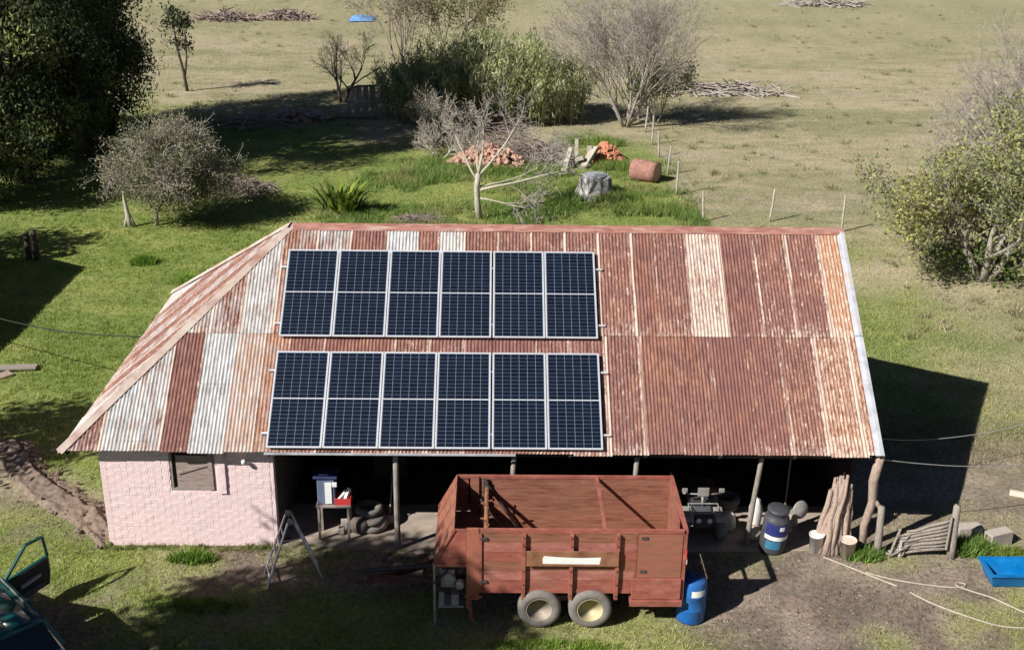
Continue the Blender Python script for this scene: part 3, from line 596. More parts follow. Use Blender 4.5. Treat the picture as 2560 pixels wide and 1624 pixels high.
# ---------------------------------------------------------------- trees and shrubs
def rv(r): return Vector((r.gauss(0, 1), r.gauss(0, 1), r.gauss(0, 1)))
def grow(r, base, d, L, rad_, lev, P, out, tips):
    n = P['seg'][lev]; pts = [Vector(base)]; dd = Vector(d).normalized(); ds = []
    for i in range(n):
        dd = (dd+rv(r)*P['wig'][lev]+Vector((0, 0, P['up'][lev]))).normalized(); pts.append(pts[-1]+dd*(L/n)); ds.append(dd)
    end = P.get('taper', .35); rr = [max(P['rmin'], rad_*(1-(1-end)*i/n)) for i in range(n+1)]
    out.append((pts, rr, lev))
    if lev == len(P['n']): tips.append((pts[-1], dd, pts)); return
    for k in range(P['n'][lev]):
        t = P['t0'][lev]+(1-P['t0'][lev])*((k+r.random())/P['n'][lev]); f = min(t*n, n-1e-4); i = int(f)
        p = pts[i].lerp(pts[i+1], f-i); ax = ds[i].cross(rv(r)).normalized(); ang = rad(P['ang'][lev]*r.uniform(.6, 1.35))
        cd = (Matrix.Rotation(ang, 3, ax) @ ds[i]); l = L*P['len'][lev]*r.uniform(.7, 1.25)*(1.15-.45*t)
        grow(r, p, cd, l, max(P['rmin'], rr[i]*P.get('rr', .55)), lev+1, P, out, tips)
def wood(out, sides=(8, 6, 4, 3, 3), lo=0, hi=9):
    mb = MB()
    for pts, rr, lev in out:
        if lo <= lev <= hi: mb.tube(pts, rr, sides[min(lev, len(sides)-1)], lev < 2)
    return mb
def leaves(name, cen, size, cols, parent=None, aspect=2.0, droop=0.0, rs=R, mat_=None):
    n = len(cen); cen = np.asarray(cen); a = rs.normal(0, 1, (n, 3)); a[:, 2] -= droop*2.2; a /= np.linalg.norm(a, axis=1)[:, None]
    b_ = np.cross(a, rs.normal(0, 1, (n, 3))); b_ /= np.linalg.norm(b_, axis=1)[:, None]
    s = (np.asarray(size)*rs.uniform(.6, 1.4, n))[:, None]; A = a*s; B = b_*s/aspect
    V = np.stack([cen-A*.5, cen+B*.5+A*.05, cen+A*.5, cen-B*.5+A*.05], 1).reshape(-1, 3); F = np.arange(4*n).reshape(-1, 4)
    return obj(name, npmesh(name, V, F, np.repeat(np.clip(cols, .004, .9), 4, 0), mat_ or LEAF), None, parent)
def clumps(cen, n, sr, rs=R):
    k = len(cen); return np.repeat(np.asarray(cen), n, 0)+rs.normal(0, 1, (k*n, 3))*np.repeat(np.broadcast_to(np.asarray(sr, float).reshape(-1, 1) if np.ndim(sr) else sr, (k, 1)), n, 0)
def bare_tree(name, label, cat, base, h, P, bark, seed, lean=(0, 0, 1), r0=.16, leaf=None, stems=1, spread=.35, L0=.45, twigbark=None, group=None):
    r = random.Random(seed); t = thing(name, label, cat, base, group); out = []; tips = []
    for s in range(stems):
        a = 2*math.pi*s/stems+r.random(); d = Vector(lean)+Vector((math.cos(a), math.sin(a), 0))*(spread if stems > 1 else .03)
        b0 = Vector(base)+Vector((math.cos(a), math.sin(a), 0))*(.12*(stems > 1))-Vector((0, 0, .08))
        grow(r, b0, d, h*L0*r.uniform(.85, 1.1), r0, 0, P, out, tips)
    obj('trunk', wood(out, hi=1), bark, t, True); obj('crown', wood(out, lo=2), twigbark or bark, t)
    if leaf:
        pts = [p for tp in tips for p in tp[2][1:]]; rs = np.random.default_rng(seed); pts = np.array([tuple(p) for p in pts])
        idx = rs.choice(len(pts), leaf['n']); cen = pts[idx]+rs.normal(0, leaf.get('s', .12), (leaf['n'], 3))
        q = vn(cen[:, 0]+cen[:, 2]*.7, cen[:, 1]+cen[:, 2]*.5, .9, .9, seed)[:, None]
        c = np.array(leaf['a'])*(1-ss(.35, .65, q))+np.array(leaf['b'])*ss(.35, .65, q); c = c*rs.uniform(.6, 1.4, (leaf['n'], 1))
        leaves('leaves', cen, np.full(leaf['n'], leaf['size']), c, t, leaf.get('asp', 1.8), leaf.get('droop', 0), rs)
    return t
PB = dict(n=[9, 7, 6, 4], seg=[5, 5, 4, 3, 3], wig=[.10, .14, .18, .22, .25], up=[.05, .10, .10, .06, .03], t0=[.30, .25, .2, .2], ang=[38, 38, 40, 42], len=[.95, .62, .52, .5], rmin=.006, rr=.55)
# evergreens on the left: deep crowns built of leaf clumps round real limbs
def evergreen(label, x, y, h, rx, seed, nc=300, nl=260, low=.3):
    rs = np.random.default_rng(seed); r = random.Random(seed); t = thing('evergreen_tree', label, 'tree', (x, y, 0), 'evergreen trees beyond the lawn'); out = []
    out.append(([Vector((x+r.uniform(-.2, .2)*k, y, h*.92*k/8-.1)) for k in range(9)], [.42-.045*k for k in range(9)], 0))
    cen = []; rad2 = []
    for k in range(nc):
        v = rs.normal(0, 1, 3); v /= np.linalg.norm(v); q = rs.uniform(.35, 1.0)**.6; zz = (v[2]*q*.5+.5)
        prof = np.sin(np.pi*np.clip(zz*.86+.14, 0, 1))**.42
        c = np.array([x+v[0]*q*rx*1.12*prof, y+v[1]*q*rx*1.12*prof, low+zz*(h-low)]); cen.append(c); rad2.append(rs.uniform(.24, .50))
        if k % 3 == 0:
            z0 = max(.8, c[2]-np.hypot(c[0]-x, c[1]-y)*.5); a = Vector((x, y, z0)); e_ = Vector(c); out.append(([a, a.lerp(e_, .5)+Vector((0, 0, .25)), e_], [.10, .06, .025], 2))
    obj('trunk', wood(out), bark_dark, t, True); cen = np.array(cen); L_ = clumps(cen, nl, np.array(rad2), rs); n = len(L_)
    tone = np.repeat(rs.choice([0, 1, 2], len(cen), p=[.44, .34, .22]), nl); pal = np.array([[.036,.052,.024], [.095,.118,.048], [.215,.24,.085]])
    c = pal[tone]*rs.uniform(.55, 1.5, (n, 1)); L_[:, 2] = np.maximum(L_[:, 2], .15)
    leaves('crown', L_, np.full(n, .20), c, t, 3.0, .45, rs)
evergreen('tall dense dark evergreen at the lawn edge behind the round bare bush', -12.2, 29.3, 23.5, 4.9, 21, 520)
evergreen('dark evergreen whose crown edge stands beside the slim twin stemmed tree', -13.0, 37.0, 22.0, 4.7, 22, 450)
evergreen('dark evergreen half hidden between its neighbours at the lawn edge', -17.0, 32.0, 18.0, 5.5, 23, 300, 200)
evergreen('small leafy evergreen with light green shoots before the tall dark ones', -12.6, 25.6, 6.2, 2.5, 24, 150, 160)
evergreen('lower bushy evergreen at the shaded foot of the tall dark ones', -11.2, 34.0, 8.5, 2.9, 25, 200, 200)
# slim twin stems with a tuft of leaves on top
t = thing('slim_tree', 'slim twin stemmed tree with a dark leaf tuft on top, in the pasture', 'tree', (-10.2, 50, 0)); r = random.Random(5)
obj('trunk', MB().tube([(-10.1, 50, -.1), (-10.25, 50, 1.2), (-10.5, 50, 2.6), (-10.6, 50, 4.0)], [.10, .09, .07, .04], 7).tube([(-10.18, 50, .9), (-10.0, 50.05, 2.0), (-9.95, 50, 3.6)], [.07, .055, .03], 6), bark_dark, t, True)
cen = np.array([(-10.3+R.normal(0, .38), 50+R.normal(0, .35), R.uniform(2.5, 4.75)) for _ in range(34)])
leaves('crown', clumps(cen, 26, .2), np.full(34*26, .22), np.array([.035,.045,.02])*R.uniform(.5, 1.8, (34*26, 1)), t, 2.4, .4)
# round bare bush with a dead stump beside it
PR = dict(n=[7, 7, 6, 5], seg=[3, 4, 3, 3, 2], wig=[.08, .14, .2, .25, .3], up=[.02, .03, .02, .0, .0], t0=[.5, .3, .2, .1], ang=[52, 44, 46, 50], len=[1.15, .62, .5, .5], rmin=.007, rr=.55)
t = thing('round_bush', 'round grey brown twiggy bush on the lawn edge beside a dead stump', 'bush', (-4.85, 23.2, 0)); r = random.Random(31); rs = np.random.default_rng(31); mb = MB(); tk = MB(); cen = []
tk.tube([(-4.85, 23.2, -.1), (-4.80, 23.2, .5), (-4.5, 23.3, 1.1)], [.10, .085, .06], 7)
for k in range(46):
    a = r.uniform(0, 6.28); el = r.uniform(-.25, 1.5); d = Vector((math.cos(a)*math.cos(el)*2.15, math.sin(a)*math.cos(el)*1.9, math.sin(el)*1.75)); c0 = Vector((-4.6, 23.3, .9)); e_ = Vector((-4.25, 23.4, 1.95))+d; e_.z = max(.35, e_.z)
    m_ = c0.lerp(e_, .5)+rv(r)*.12; tk.tube([c0, m_, e_], [.045, .03, .012], 5)
    for j in range(26):
        f = r.uniform(.3, 1); p = (c0.lerp(m_, f*2) if f < .5 else m_.lerp(e_, f*2-1)); q_ = p+(rv(r)*.34+d.normalized()*.28); q_.z = max(.2, q_.z); mb.tube([p, p.lerp(q_, .5)+rv(r)*.05, q_], [.012, .009, .006], 3)
        for g_ in range(4): w_ = q_+rv(r)*.22; w_.z = max(.15, w_.z); mb.tube([p.lerp(q_, r.uniform(.4, 1)), w_], [.007, .005], 3); cen.append(tuple(w_)); cen.append(tuple(q_))
obj('trunk', tk, bark_grey, t, True); obj('crown', mb, bark_grey, t); cen = np.repeat(np.array(cen), 4, 0)+rs.normal(0, .12, (len(cen)*4, 3)); cen[:, 2] = np.maximum(cen[:, 2], .1)
qn = ss(.35, .65, vn(cen[:, 0], cen[:, 2], .8, .8, 3))[:, None]; leaves('leaves', cen, np.full(len(cen), .085), (np.array([.31,.27,.19])*(1-qn)+np.array([.22,.23,.125])*qn)*rs.uniform(.6, 1.4, (len(cen), 1)), t, 1.8, 0, rs)
tag(obj('dead_stump', MB().tube([(-5.75, 22.95, -.05), (-5.84, 22.95, .4), (-5.92, 22.95, 1.0), (-5.95, 22.97, 1.5)], [.13, .10, .07, .025], 7).tube([(-5.62, 22.95, 0), (-5.80, 22.95, .5)], [.07, .04], 6).tube([(-6.0, 22.95, 0), (-5.88, 22.95, .5)], [.07, .04], 6), bark_pale, None, True), 'pale splintered dead stump beside the round bare bush', 'stump')
def brush(name, label, x, y, n, rx, ry, h, bark, seed, l=(.5, 1.3), cat='brush pile', th=.02):
    r = random.Random(seed); mb = MB()
    for k in range(n):
        a = r.uniform(0, 6.28); q = r.random()**.6; px, py = x+math.cos(a)*q*rx, y+math.sin(a)*q*ry; pz = r.uniform(.02, h)*(1.1-q)+.03; L = r.uniform(*l); b_ = r.uniform(0, 6.28); el = r.uniform(-.1, .5)
        d = Vector((math.cos(b_), math.sin(b_), el))*L*.5; c = Vector((px, py, pz)); mb.tube([c-Vector((d.x, d.y, min(d.z, pz))), c+rv(r)*.06, c+d], [th*r.uniform(.6, 1.5), th, th*.4], 4)
    return tag(obj(name, mb, bark, None), label, cat)
brush('brush_pile', 'dark tangled brush pile lying right of the round bare bush', -2.9, 28.2, 260, 1.9, 1.3, .8, bark_pink, 41)
brush('brush_pile', 'grey thorny brush heap behind the bare white barked tree', 9.2, 34.8, 420, 2.6, 1.6, 1.9, bark_pink, 42, (.8, 2.0), th=.016)
brush('brush_pile', 'low grey twig pile right of the long firewood heap', 11.5, 33.7, 160, 1.2, .9, .9, bark_grey, 43)
brush('brush_pile', 'brush and log pile lying in the open pasture past the bare tree', 22.5, 51.5, 170, 4.2, 1.3, .7, bark_grey, 44, (.8, 2.6), th=.05)
brush('brush_pile', 'long grey brush row at the far edge of the pasture, first from the evergreens', -14.2, 81, 160, 2.6, 1.0, 1.0, bark_pink, 45, (1, 2.6), th=.05)
brush('brush_pile', 'long grey brush row at the far edge of the pasture, nearer the blue sheet', -9.3, 82, 150, 2.4, 1.0, .9, bark_pink, 46, (1, 2.6), th=.05)
brush('brush_pile', 'distant grey branch heap far out on the open pasture', 40.5, 96, 140, 4.0, 1.5, .9, bark_grey, 47, (1, 3.5), th=.06)
brush('brush_pile', 'dry twigs lying on the grass right behind the ridge cap', 5.4, 23.8, 150, 1.2, .7, .35, bark_pink, 48, (.4, 1.0), th=.012)
brush('brush_pile', 'dead sticks in the evergreens shade left of the rubble heap', -5.0, 41.0, 120, 3.2, 1.5, .8, bark_grey, 49, (.8, 2.0), th=.03)
# small bare trees
bare_tree('bare_tree', 'small dark bare tree standing beside the collapsed plank shelter', 'tree', (-.45, 47.4, 0), 4.2, dict(PB, n=[6, 6, 5, 3]), bark_dark, 51, r0=.11, stems=2, spread=.22, L0=.55, twigbark=bark_grey)
bare_tree('bare_sapling', 'tall thin bare sapling rising behind the cane thicket left end', 'tree', (2.6, 52.0, 0), 6.0, dict(PB, n=[7, 5, 4, 3], ang=[24, 28, 34, 40]), bark_pink, 52, r0=.07, stems=3, spread=.18, L0=.75, leaf=dict(n=1500, size=.12, a=(.26,.22,.10), b=(.20,.20,.08), s=.2))
bare_tree('leafy_sapling', 'thin yellowish leafed tree rising behind the cane thicket', 'tree', (6.0, 54.0, 0), 6.0, dict(PB, n=[7, 6, 4, 3], ang=[34, 36, 38, 40]), bark_pink, 53, r0=.08, stems=2, spread=.25, L0=.6, leaf=dict(n=4200, size=.16, a=(.24,.22,.08), b=(.16,.18,.06), s=.22))
bare_tree('large_bare_tree', 'large leafless tree with fine grey twigs at the right end of the cane thicket', 'tree', (15.5, 41.5, 0), 9.4, dict(PB, n=[8, 7, 6, 4], ang=[30, 32, 36, 40], up=[.03,.10,.10,.08,.05], t0=[.2,.2,.2,.2]), bark_grey, 54, r0=.085, stems=6, spread=.42, L0=.50, twigbark=bark_grey)
bare_tree('scrub_tree', 'olive leafed scrub growing under the large leafless tree', 'bush', (17.2, 42.8, 0), 3.6, dict(PB, n=[6, 6, 5, 3]), bark_grey, 55, r0=.06, stems=3, spread=.5, L0=.5, leaf=dict(n=4200, size=.13, a=(.22,.22,.08), b=(.16,.19,.07), s=.2))
# white barked dead tree right behind the ridge
t = thing('white_bare_tree', 'bare white barked tree standing behind the ridge before the firewood heap', 'tree', (7.8, 24.3, 0)); r = random.Random(8); out = []; tips = []
PD = dict(n=[7, 6, 5], seg=[5, 4, 3, 3], wig=[.09, .14, .2, .25], up=[.02, .03, .02, 0], t0=[.35, .3, .2], ang=[38, 40, 42], len=[.55, .55, .5], rmin=.007, rr=.5)
out.append(([Vector(p) for p in ((7.85, 24.3, -.1), (7.75, 24.3, .7), (7.72, 24.3, 1.3), (7.78, 24.3, 1.9))], [.15, .125, .115, .10], 0))
for b0, d, L, rr in (((7.76, 24.3, 1.6), (-.85, .3, .95), 2.1, .055), ((7.78, 24.3, 1.8), (.75, .2, .75), 2.9, .065), ((7.78, 24.3, 1.85), (.05, .2, 1), 2.4, .07), ((7.75, 24.3, 1.2), (1.0, -.1, .32), 3.4, .06), ((7.75, 24.3, .9), (.9, -.3, -.12), 2.2, .04), ((7.8, 24.3, 1.8), (-.3, .6, 1.0), 2.2, .05), ((7.74, 24.3, 1.35), (1.0, .3, .2), 3.6, .045)):
    grow(r, b0, d, L, rr, 0, PD, out, tips)
obj('trunk', wood(out, hi=0), bark_pale, t, True); obj('crown', wood(out, lo=1), bark_grey, t)
bare_tree('bare_shrub', 'pale leafless shrub reaching up before the shaded end of the thicket', 'bush', (5.4, 37.2, 0), 2.7, dict(PB, n=[6, 5, 4, 3], ang=[30, 34, 38, 40]), bark_pale, 56, r0=.06, stems=5, spread=.6, L0=.55)
bare_tree('bare_shrub', 'sprawling pale leafless shrub left of the long firewood heap', 'bush', (5.8, 34.4, 0), 2.0, dict(PB, n=[6, 5, 4, 2], ang=[40, 40, 40, 40]), bark_pale, 57, r0=.05, stems=5, spread=.9, L0=.55)
# cane thicket
t = thing('cane_thicket', 'broad tall green cane thicket with arching feathery tops beyond the debris', 'thicket', (8.5, 42.5, 0)); rs = np.random.default_rng(77); r = random.Random(77); mb = MB(); cen = []; cc = []; sz = []
for k in range(760):
    a = r.uniform(0, 6.28); q = r.random()**.55; px, py = 7.9+math.cos(a)*q*5.6, 43.2+math.sin(a)*q*2.5; h = (5.2-1.5*max(0, q-.55)/.45)*r.uniform(.72, 1.08)*(1-.16*abs(px-8.6)/5)*(.72+.5*float(vn(px, py, 1.3, 1.1, 5)))
    d = Vector((math.cos(a)*q*.5+r.gauss(0, .16), math.sin(a)*q*.6-.08+r.gauss(0, .16), 0)); b0 = Vector((px, py, 0))
    pts = [b0+d*(f*f)*1.2*h*.35+Vector((0, 0, h*(f-.10*f**3))) for f in (0, .35, .7, 1)]
    if k % 2: mb.tube(pts, [.022, .02, .014, .006], 3)
    tone = r.random(); col = (.38,.41,.205) if tone < .45 else ((.28,.325,.13) if tone < .75 else (.48,.47,.31))
    for j in range(46):
        f = r.uniform(.12, 1.0)**.8*3; i = min(2, int(f)); p = pts[i].lerp(pts[i+1], f-i); cen.append((p.x+r.gauss(0, .13), p.y+r.gauss(0, .13), max(.1, p.z+r.gauss(0, .12)))); cc.append(col); sz.append(.34)
obj('canes', mb, mat('cane_stem', [(.22,.20,.11), (.30,.26,.16)], 5, .8), t); cc = np.array(cc)*rs.uniform(.55, 1.45, (len(cc), 1)); leaves('leaves', cen, np.array(sz), cc, t, 6.0, .75, rs)
# tree at the right: several grey stems, thin olive foliage, and its bare neighbour
bare_tree('olive_tree', 'spreading grey stemmed tree with thin olive yellow leaves right of the shed', 'tree', (25.7, 17.6, 0), 7.2, dict(PB, n=[8, 7, 6, 4], ang=[42, 42, 44, 44], up=[.03,.05,.03,.0,-.02]), bark_grey, 58, r0=.15, stems=5, spread=.55, L0=.48,
          leaf=dict(n=36000, size=.15, a=(.36,.35,.13), b=(.26,.29,.125), s=.20, asp=2.2))
bare_tree('pale_bare_tree', 'pale leafless tree rising behind the olive leafed tree', 'tree', (28.2, 22.0, 0), 8.6, dict(PB, n=[9, 8, 6, 5]), bark_pale, 59, r0=.17, stems=3, spread=.4, L0=.5, twigbark=bark_grey)
tag(leaves('scrub_foliage', clumps(np.array([(R.uniform(23.7, 28), R.uniform(16.6, 18.8), R.uniform(.3, 1.5)) for _ in range(60)]), 40, .3), np.full(2400, .16), np.array([.10,.135,.04])*R.uniform(.5, 1.6, (2400, 1)), None, 2.0), 'low dense green scrub round the stems of the olive leafed tree', 'bush')
# broad leaved plant behind the hip
t = thing('broad_leaved_plant', 'yellow green broad leaved plant clump behind the ridge hip end', 'plant', (2.2, 25.0, 0)); V = []; F = []; cols = []
for k in range(120):
    a = R.uniform(0, 6.28); q = R.uniform(0, .9); bx0, by0 = 2.2+math.cos(a)*q*.9, 25+math.sin(a)*q*.6; h = R.uniform(.7, 1.75); wd = R.uniform(.09, .17); o_ = len(V); ln = R.uniform(.3, .8); sx, sy = -math.sin(a), math.cos(a)
    for f in (0, .35, .7, 1):
        px, py, pz = bx0+math.cos(a)*ln*f*f, by0+math.sin(a)*ln*f*f, h*(f-.22*f**3); w_ = wd*(.25+1.2*f*(1-f)*2)*.6 if f < 1 else .01
        V += [(px-sx*w_, py-sy*w_, pz), (px+sx*w_, py+sy*w_, pz)]
    for i in range(3): F.append((o_+2*i, o_+2*i+1, o_+2*i+3, o_+2*i+2))
    c = np.array([.22,.27,.05] if R.random() < .6 else [.12,.20,.03])*R.uniform(.7, 1.3); cols += [c]*8
obj('leaves', npmesh('leaves', V, F, np.array(cols), LEAF), None, t); obj('stem', MB().tube([(2.2, 25, -.05), (2.22, 25, .6)], [.09, .05], 7), bark_dark, t)
# ---------------------------------------------------------------- trees and house beyond the frame that shade the yard
def shade_tree(label, x, y, zc, rx, rz, seed, nc=130, nl=120):
    rs = np.random.default_rng(seed); r = random.Random(seed); t = thing('yard_tree', label, 'tree', (x, y, 0)); out = [([Vector((x, y, -.1)), Vector((x+.15, y, zc*.5)), Vector((x, y, zc))], [.26, .2, .12], 0)]; cen = []
    for k in range(nc):
        v = rs.normal(0, 1, 3); v /= np.linalg.norm(v); q = rs.uniform(.3, 1)**.5; cen.append((x+v[0]*q*rx, y+v[1]*q*rx, zc+v[2]*q*rz))
        if k % 4 == 0: out.append(([Vector((x, y, zc*.6)), Vector(cen[-1])], [.07, .02], 2))
    obj('trunk', wood(out), bark_dark, t, True); L_ = clumps(np.array(cen), nl, .34, rs); n = len(L_)
    leaves('crown', L_, np.full(n, .24), np.array([.07,.10,.035])*rs.uniform(.5, 1.5, (n, 1)), t, 2.0, .2, rs)
shade_tree('tall leafy yard tree standing in the front yard beyond the car', -5.4, -10.2, 10.0, 3.0, 2.2, 91, 110, 140)
shade_tree('leafy yard tree standing in front of the wagon drawbar side', -6.0, -12.0, 11.2, 2.4, 1.9, 92, 100, 140)
shade_tree('leafy yard tree standing before the left corner of the pink wall', -9.8, .6, 6.4, 1.9, 1.5, 93, 70, 45)
shade_tree('small yard tree beside the neighbouring house', -14.5, 16.5, 5.0, 1.8, 1.6, 94, 60, 50)
hs_ = thing('farmhouse', 'neighbouring farmhouse with a gabled iron roof standing left of the lawn', 'house', (-12, 11.5, 0))
obj('walls', MB().bx(-15.3, -9.5, 6.4, 15.7, -.05, 2.9), pink, hs_)
obj('roof', MB().prism([(-16.0, 2.75), (-8.95, 2.75), (-8.95, 2.87), (-12.45, 4.35), (-16.0, 2.87)], 6.0, 16.1, 'y'), capm, hs_)
obj('door', MB().bx(-9.51, -9.46, 11.0, 11.95, 0, 2.05), wood_dark, hs_)
for yy in (8.6, 13.6): obj('window', MB().bx(-9.51, -9.46, yy, yy+1.0, 1.0, 2.1), wood_grey, hs_)
# ---------------------------------------------------------------- yard things
blue = mat('blue_plastic', [(.010,.085,.30), (.016,.13,.42)], 3, .38, bmp=.05, dirt=(.05,.14,.30))
bluet = mat('bright_blue_plastic', [(.0,.13,.38), (.012,.20,.50)], 3, .35, bmp=.05, dirt=(.04,.17,.33))
black_p = mat('dark_plastic', [(.045,.047,.055), (.075,.078,.088)], 4, .5, bmp=.05)
redp = mat('red_crate_plastic', [(.45,.03,.035), (.58,.06,.06)], 4, .5)
cream = mat('cream_plastic', [(.62,.50,.40), (.72,.60,.50)], 4, .6, dirt=(.45,.36,.28)); whitep = mat('white_plastic', [(.68,.66,.62), (.78,.77,.74)], 4, .6, dirt=(.5,.46,.40))
# aluminium step ladder
lad = thing('step_ladder', 'aluminium folding step ladder standing in an A before the pink wall corner', 'ladder', (4.36, -.85, 0))
ax = Vector((math.cos(.30), math.sin(.30), 0)); ay = Vector((-ax.y, ax.x, 0)); c0 = Vector((4.34, -.80, 0))
for sg in (-1, 1):
    mb = MB(); rails = []
    for s in (-1, 1):
        wt, wb = .17, .26; p = c0+ax*(sg*.06)+ay*s*wt+Vector((0, 0, 1.36)); q = c0+ax*(sg*.56)+ay*s*wb; rails.append((p, q)); mb.bar(p, q, .028, .075, ay)
    fr_ = obj('ladder_side', mb, alu, lad)
    for k in range(1, 6):
        f = k/6+.04; obj('rung', MB().tube([rails[0][0].lerp(rails[0][1], f), rails[1][0].lerp(rails[1][1], f)], .018, 8), alu, fr_)
for s in (-1, 1): obj('hinge', MB().lathe([(.02, -.03), (.07, -.028), (.07, .028), (.02, .03)], 14, (0, 0, 0), 'y'), steel_l, lad, True).location = c0-Vector((4.36, -.85, 0))*0+ay*s*.17+Vector((0, 0, 1.38))
obj('brace_bar', MB().bar(c0-ax*.30+ay*.2+Vector((0, 0, .72)), c0+ax*.30+ay*.2+Vector((0, 0, .72)), .02, .02), alu, lad)
# work table with its load
tb = thing('work_table', 'small pale work table in the first open bay', 'table', (5.02, .72, 0))
obj('table_top', MB().bx(4.66, 5.40, .50, .98, .83, .865), wood_grey, tb)
for x, y in ((4.71, .54), (5.34, .54), (4.71, .93), (5.34, .93)): obj('leg', MB().bx(x-.025, x+.025, y-.025, y+.025, .03, .83), wood_grey, tb)
apl = thing('metal_cabinet', 'blue grey metal cabinet with a white door strip on the work table', 'cabinet', (4.87, .76, .866))
obj('body', MB().bx(4.69, 5.06, .58, .95, .867, 1.50), mat('blue_grey_metal', [(.10,.13,.20), (.17,.20,.28)], 4, .5), apl, bevel=.012); obj('lid', MB().bx(4.62, 5.13, .54, .99, 1.501, 1.55), mat('navy_lid', [(.03,.04,.11), (.05,.06,.16)], 4, .5), apl, bevel=.01)
obj('door_strip', MB().bx(4.86, 5.00, .555, .579, .90, 1.40), wh, apl); obj('white_plate', MB().bx(5.02, 5.12, .52, .56, 1.33, 1.42), wh, apl)
cr = thing('red_crate', 'bright red crate holding white pieces on the work table', 'crate', (5.22, .70, .866)); mb = MB()
mb.bx(5.06, 5.40, .55, .57, .867, 1.02); mb.bx(5.06, 5.40, .83, .85, .867, 1.02); mb.bx(5.06, 5.08, .57, .83, .867, 1.02); mb.bx(5.38, 5.40, .57, .83, .867, 1.02); mb.bx(5.08, 5.38, .57, .83, .867, .89); obj('box', mb, redp, cr)
obj('cut_piece', MB().bar((5.12, .62, .95), (5.30, .74, 1.12), .08, .06), whitep, cr); obj('cut_piece', MB().bar((5.28, .62, .95), (5.36, .75, 1.16), .06, .08), whitep, cr)
for x, y, w_, h_, l in ((5.20, 1.05, .2, .16, 'pale stone block behind the work table legs'), (5.14, .80, .12, .12, 'small pale stone under the work table')):
    mb = MB().bx(x-w_/2, x+w_/2, y-.08, y+.08, .036, .036+h_); mb.v = [(a+rng.uniform(-.02, .02), b_+rng.uniform(-.02, .02), c_) for a, b_, c_ in mb.v]; tag(obj('stone_block', mb, concrete, bevel=.01), l, 'stone')
# drums, buckets, sack
br = thing('blue_barrel', 'upright blue plastic barrel standing behind the tail of the wagon', 'barrel', (12.33, -2.18, 0)); c = (12.33, -2.18, 0)
pr = [(.24, .0), (.275, .02), (.285, .06), (.285, .30), (.295, .32), (.285, .34), (.285, .60), (.295, .62), (.285, .64), (.28, .84), (.255, .90), (.25, .92)]
obj('body', MB().lathe(pr, 32, c), blue, br, True); obj('label', MB().lathe([(.2905, .66), (.2905, .80)], 32, c, 'z', False), wh, br, True)
lb = br.children[-1].data
import bmesh as _bm
b_ = _bm.new(); b_.from_mesh(lb); _bm.ops.delete(b_, geom=[f for f in b_.faces if not (f.calc_center_median().y < -2.40 and f.calc_center_median().x > 12.28)], context='FACES'); b_.to_mesh(lb); b_.free()
obj('bung', MB().lathe([(.035, .92), (.035, .945)], 12, (12.45, -2.1, 0)), black_p, br, True)
dr = thing('labelled_drum', 'dark plastic drum with blue and white label bands before the last bay', 'drum', (14.46, .28, 0), None, (rad(4), rad(3), 0))
def band(nm, z0, z1, mt, w0=-2.6, w1=-.35, r_=.282, sl=0):
    mb = MB(); n = 18; v0 = []
    for i in range(n+1): a = w0+(w1-w0)*i/n; v0 += [(r_*math.cos(a), r_*math.sin(a), z0+sl*i/n), (r_*math.cos(a), r_*math.sin(a), z1+sl*i/n)]
    mb.add(v0, [(2*i, 2*i+2, 2*i+3, 2*i+1) for i in range(n)]); o = obj(nm, mb, mt); o.parent = dr; return o
o = obj('body', MB().lathe([(.22, .0), (.265, .02), (.275, .08), (.275, .80), (.26, .86), (.22, .90), (.21, 1.0), (.235, 1.02), (.235, 1.06), (.20, 1.08)], 28), black_p, None, True); o.parent = dr
navy = mat('navy_print', [(.02,.025,.12), (.035,.045,.19)], 4, .5); teal = mat('teal_print', [(.03,.15,.26), (.06,.22,.36)], 4, .5)
band('navy_label', .52, .80, navy); band('white_label', .42, .52, wh, sl=-.03, r_=.2825); band('teal_label', .18, .38, teal, -2.4, -1.2); band('white_mark', .66, .76, wh, -1.5, -1.1, .2835)
def bucket(x, y, r_, h, mt, label):
    t = thing('bucket', label, 'bucket', (x, y, 0)); obj('body', MB().lathe([(r_*.8, 0), (r_, h), (r_*1.06, h), (r_*1.06, h-.03), (r_*.985, h-.03)], 20, (x, y, 0)).lathe([(r_*.95, h-.04), (.001, h-.05)], 20, (x, y, 0)), mt, t, True)
    obj('handle', MB().tube([(x+r_*math.cos(a), y-.02-.05*math.sin(a), h-.02-.14*math.sin(a)) for a in np.linspace(0, math.pi, 9)], .006, 5), steel_l, t)
bucket(15.40, .22, .155, .42, whitep, 'white plastic bucket at the foot of the leaning poles'); bucket(16.02, -.02, .165, .44, cream, 'peach coloured bucket standing under the corner post')
def lump(name, label, cat, x, y, z, sx, sy, sz, mt, seed, n=14):
    r = random.Random(seed); mb = MB(); pr = []
    for i in range(9):
        t_ = i/8*math.pi; pr.append((max(.02, math.sin(t_)**.6)*.5, -.5*math.cos(t_)))
    mb.lathe(pr, n); mb.v = [(x+a*sx*(1+r.uniform(-.13, .13)), y+b_*sy*(1+r.uniform(-.13, .13)), z+(c_+.5)*sz+(r.uniform(-.04, .04)*sz if c_ > -.4 else 0)) for a, b_, c_ in mb.v]
    return tag(obj(name, mb, mt, None, True), label, cat)
lump('white_sack', 'upright white sack standing behind the last roof post', 'sack', 14.20, .92, .03, .30, .28, .85, whitep, 3); lump('beige_sack', 'slumped beige sack at the foot of the white sack', 'sack', 14.12, .62, .03, .42, .3, .34, mat('sackcloth', [(.40,.33,.25), (.52,.44,.35)], 8, .95), 4)
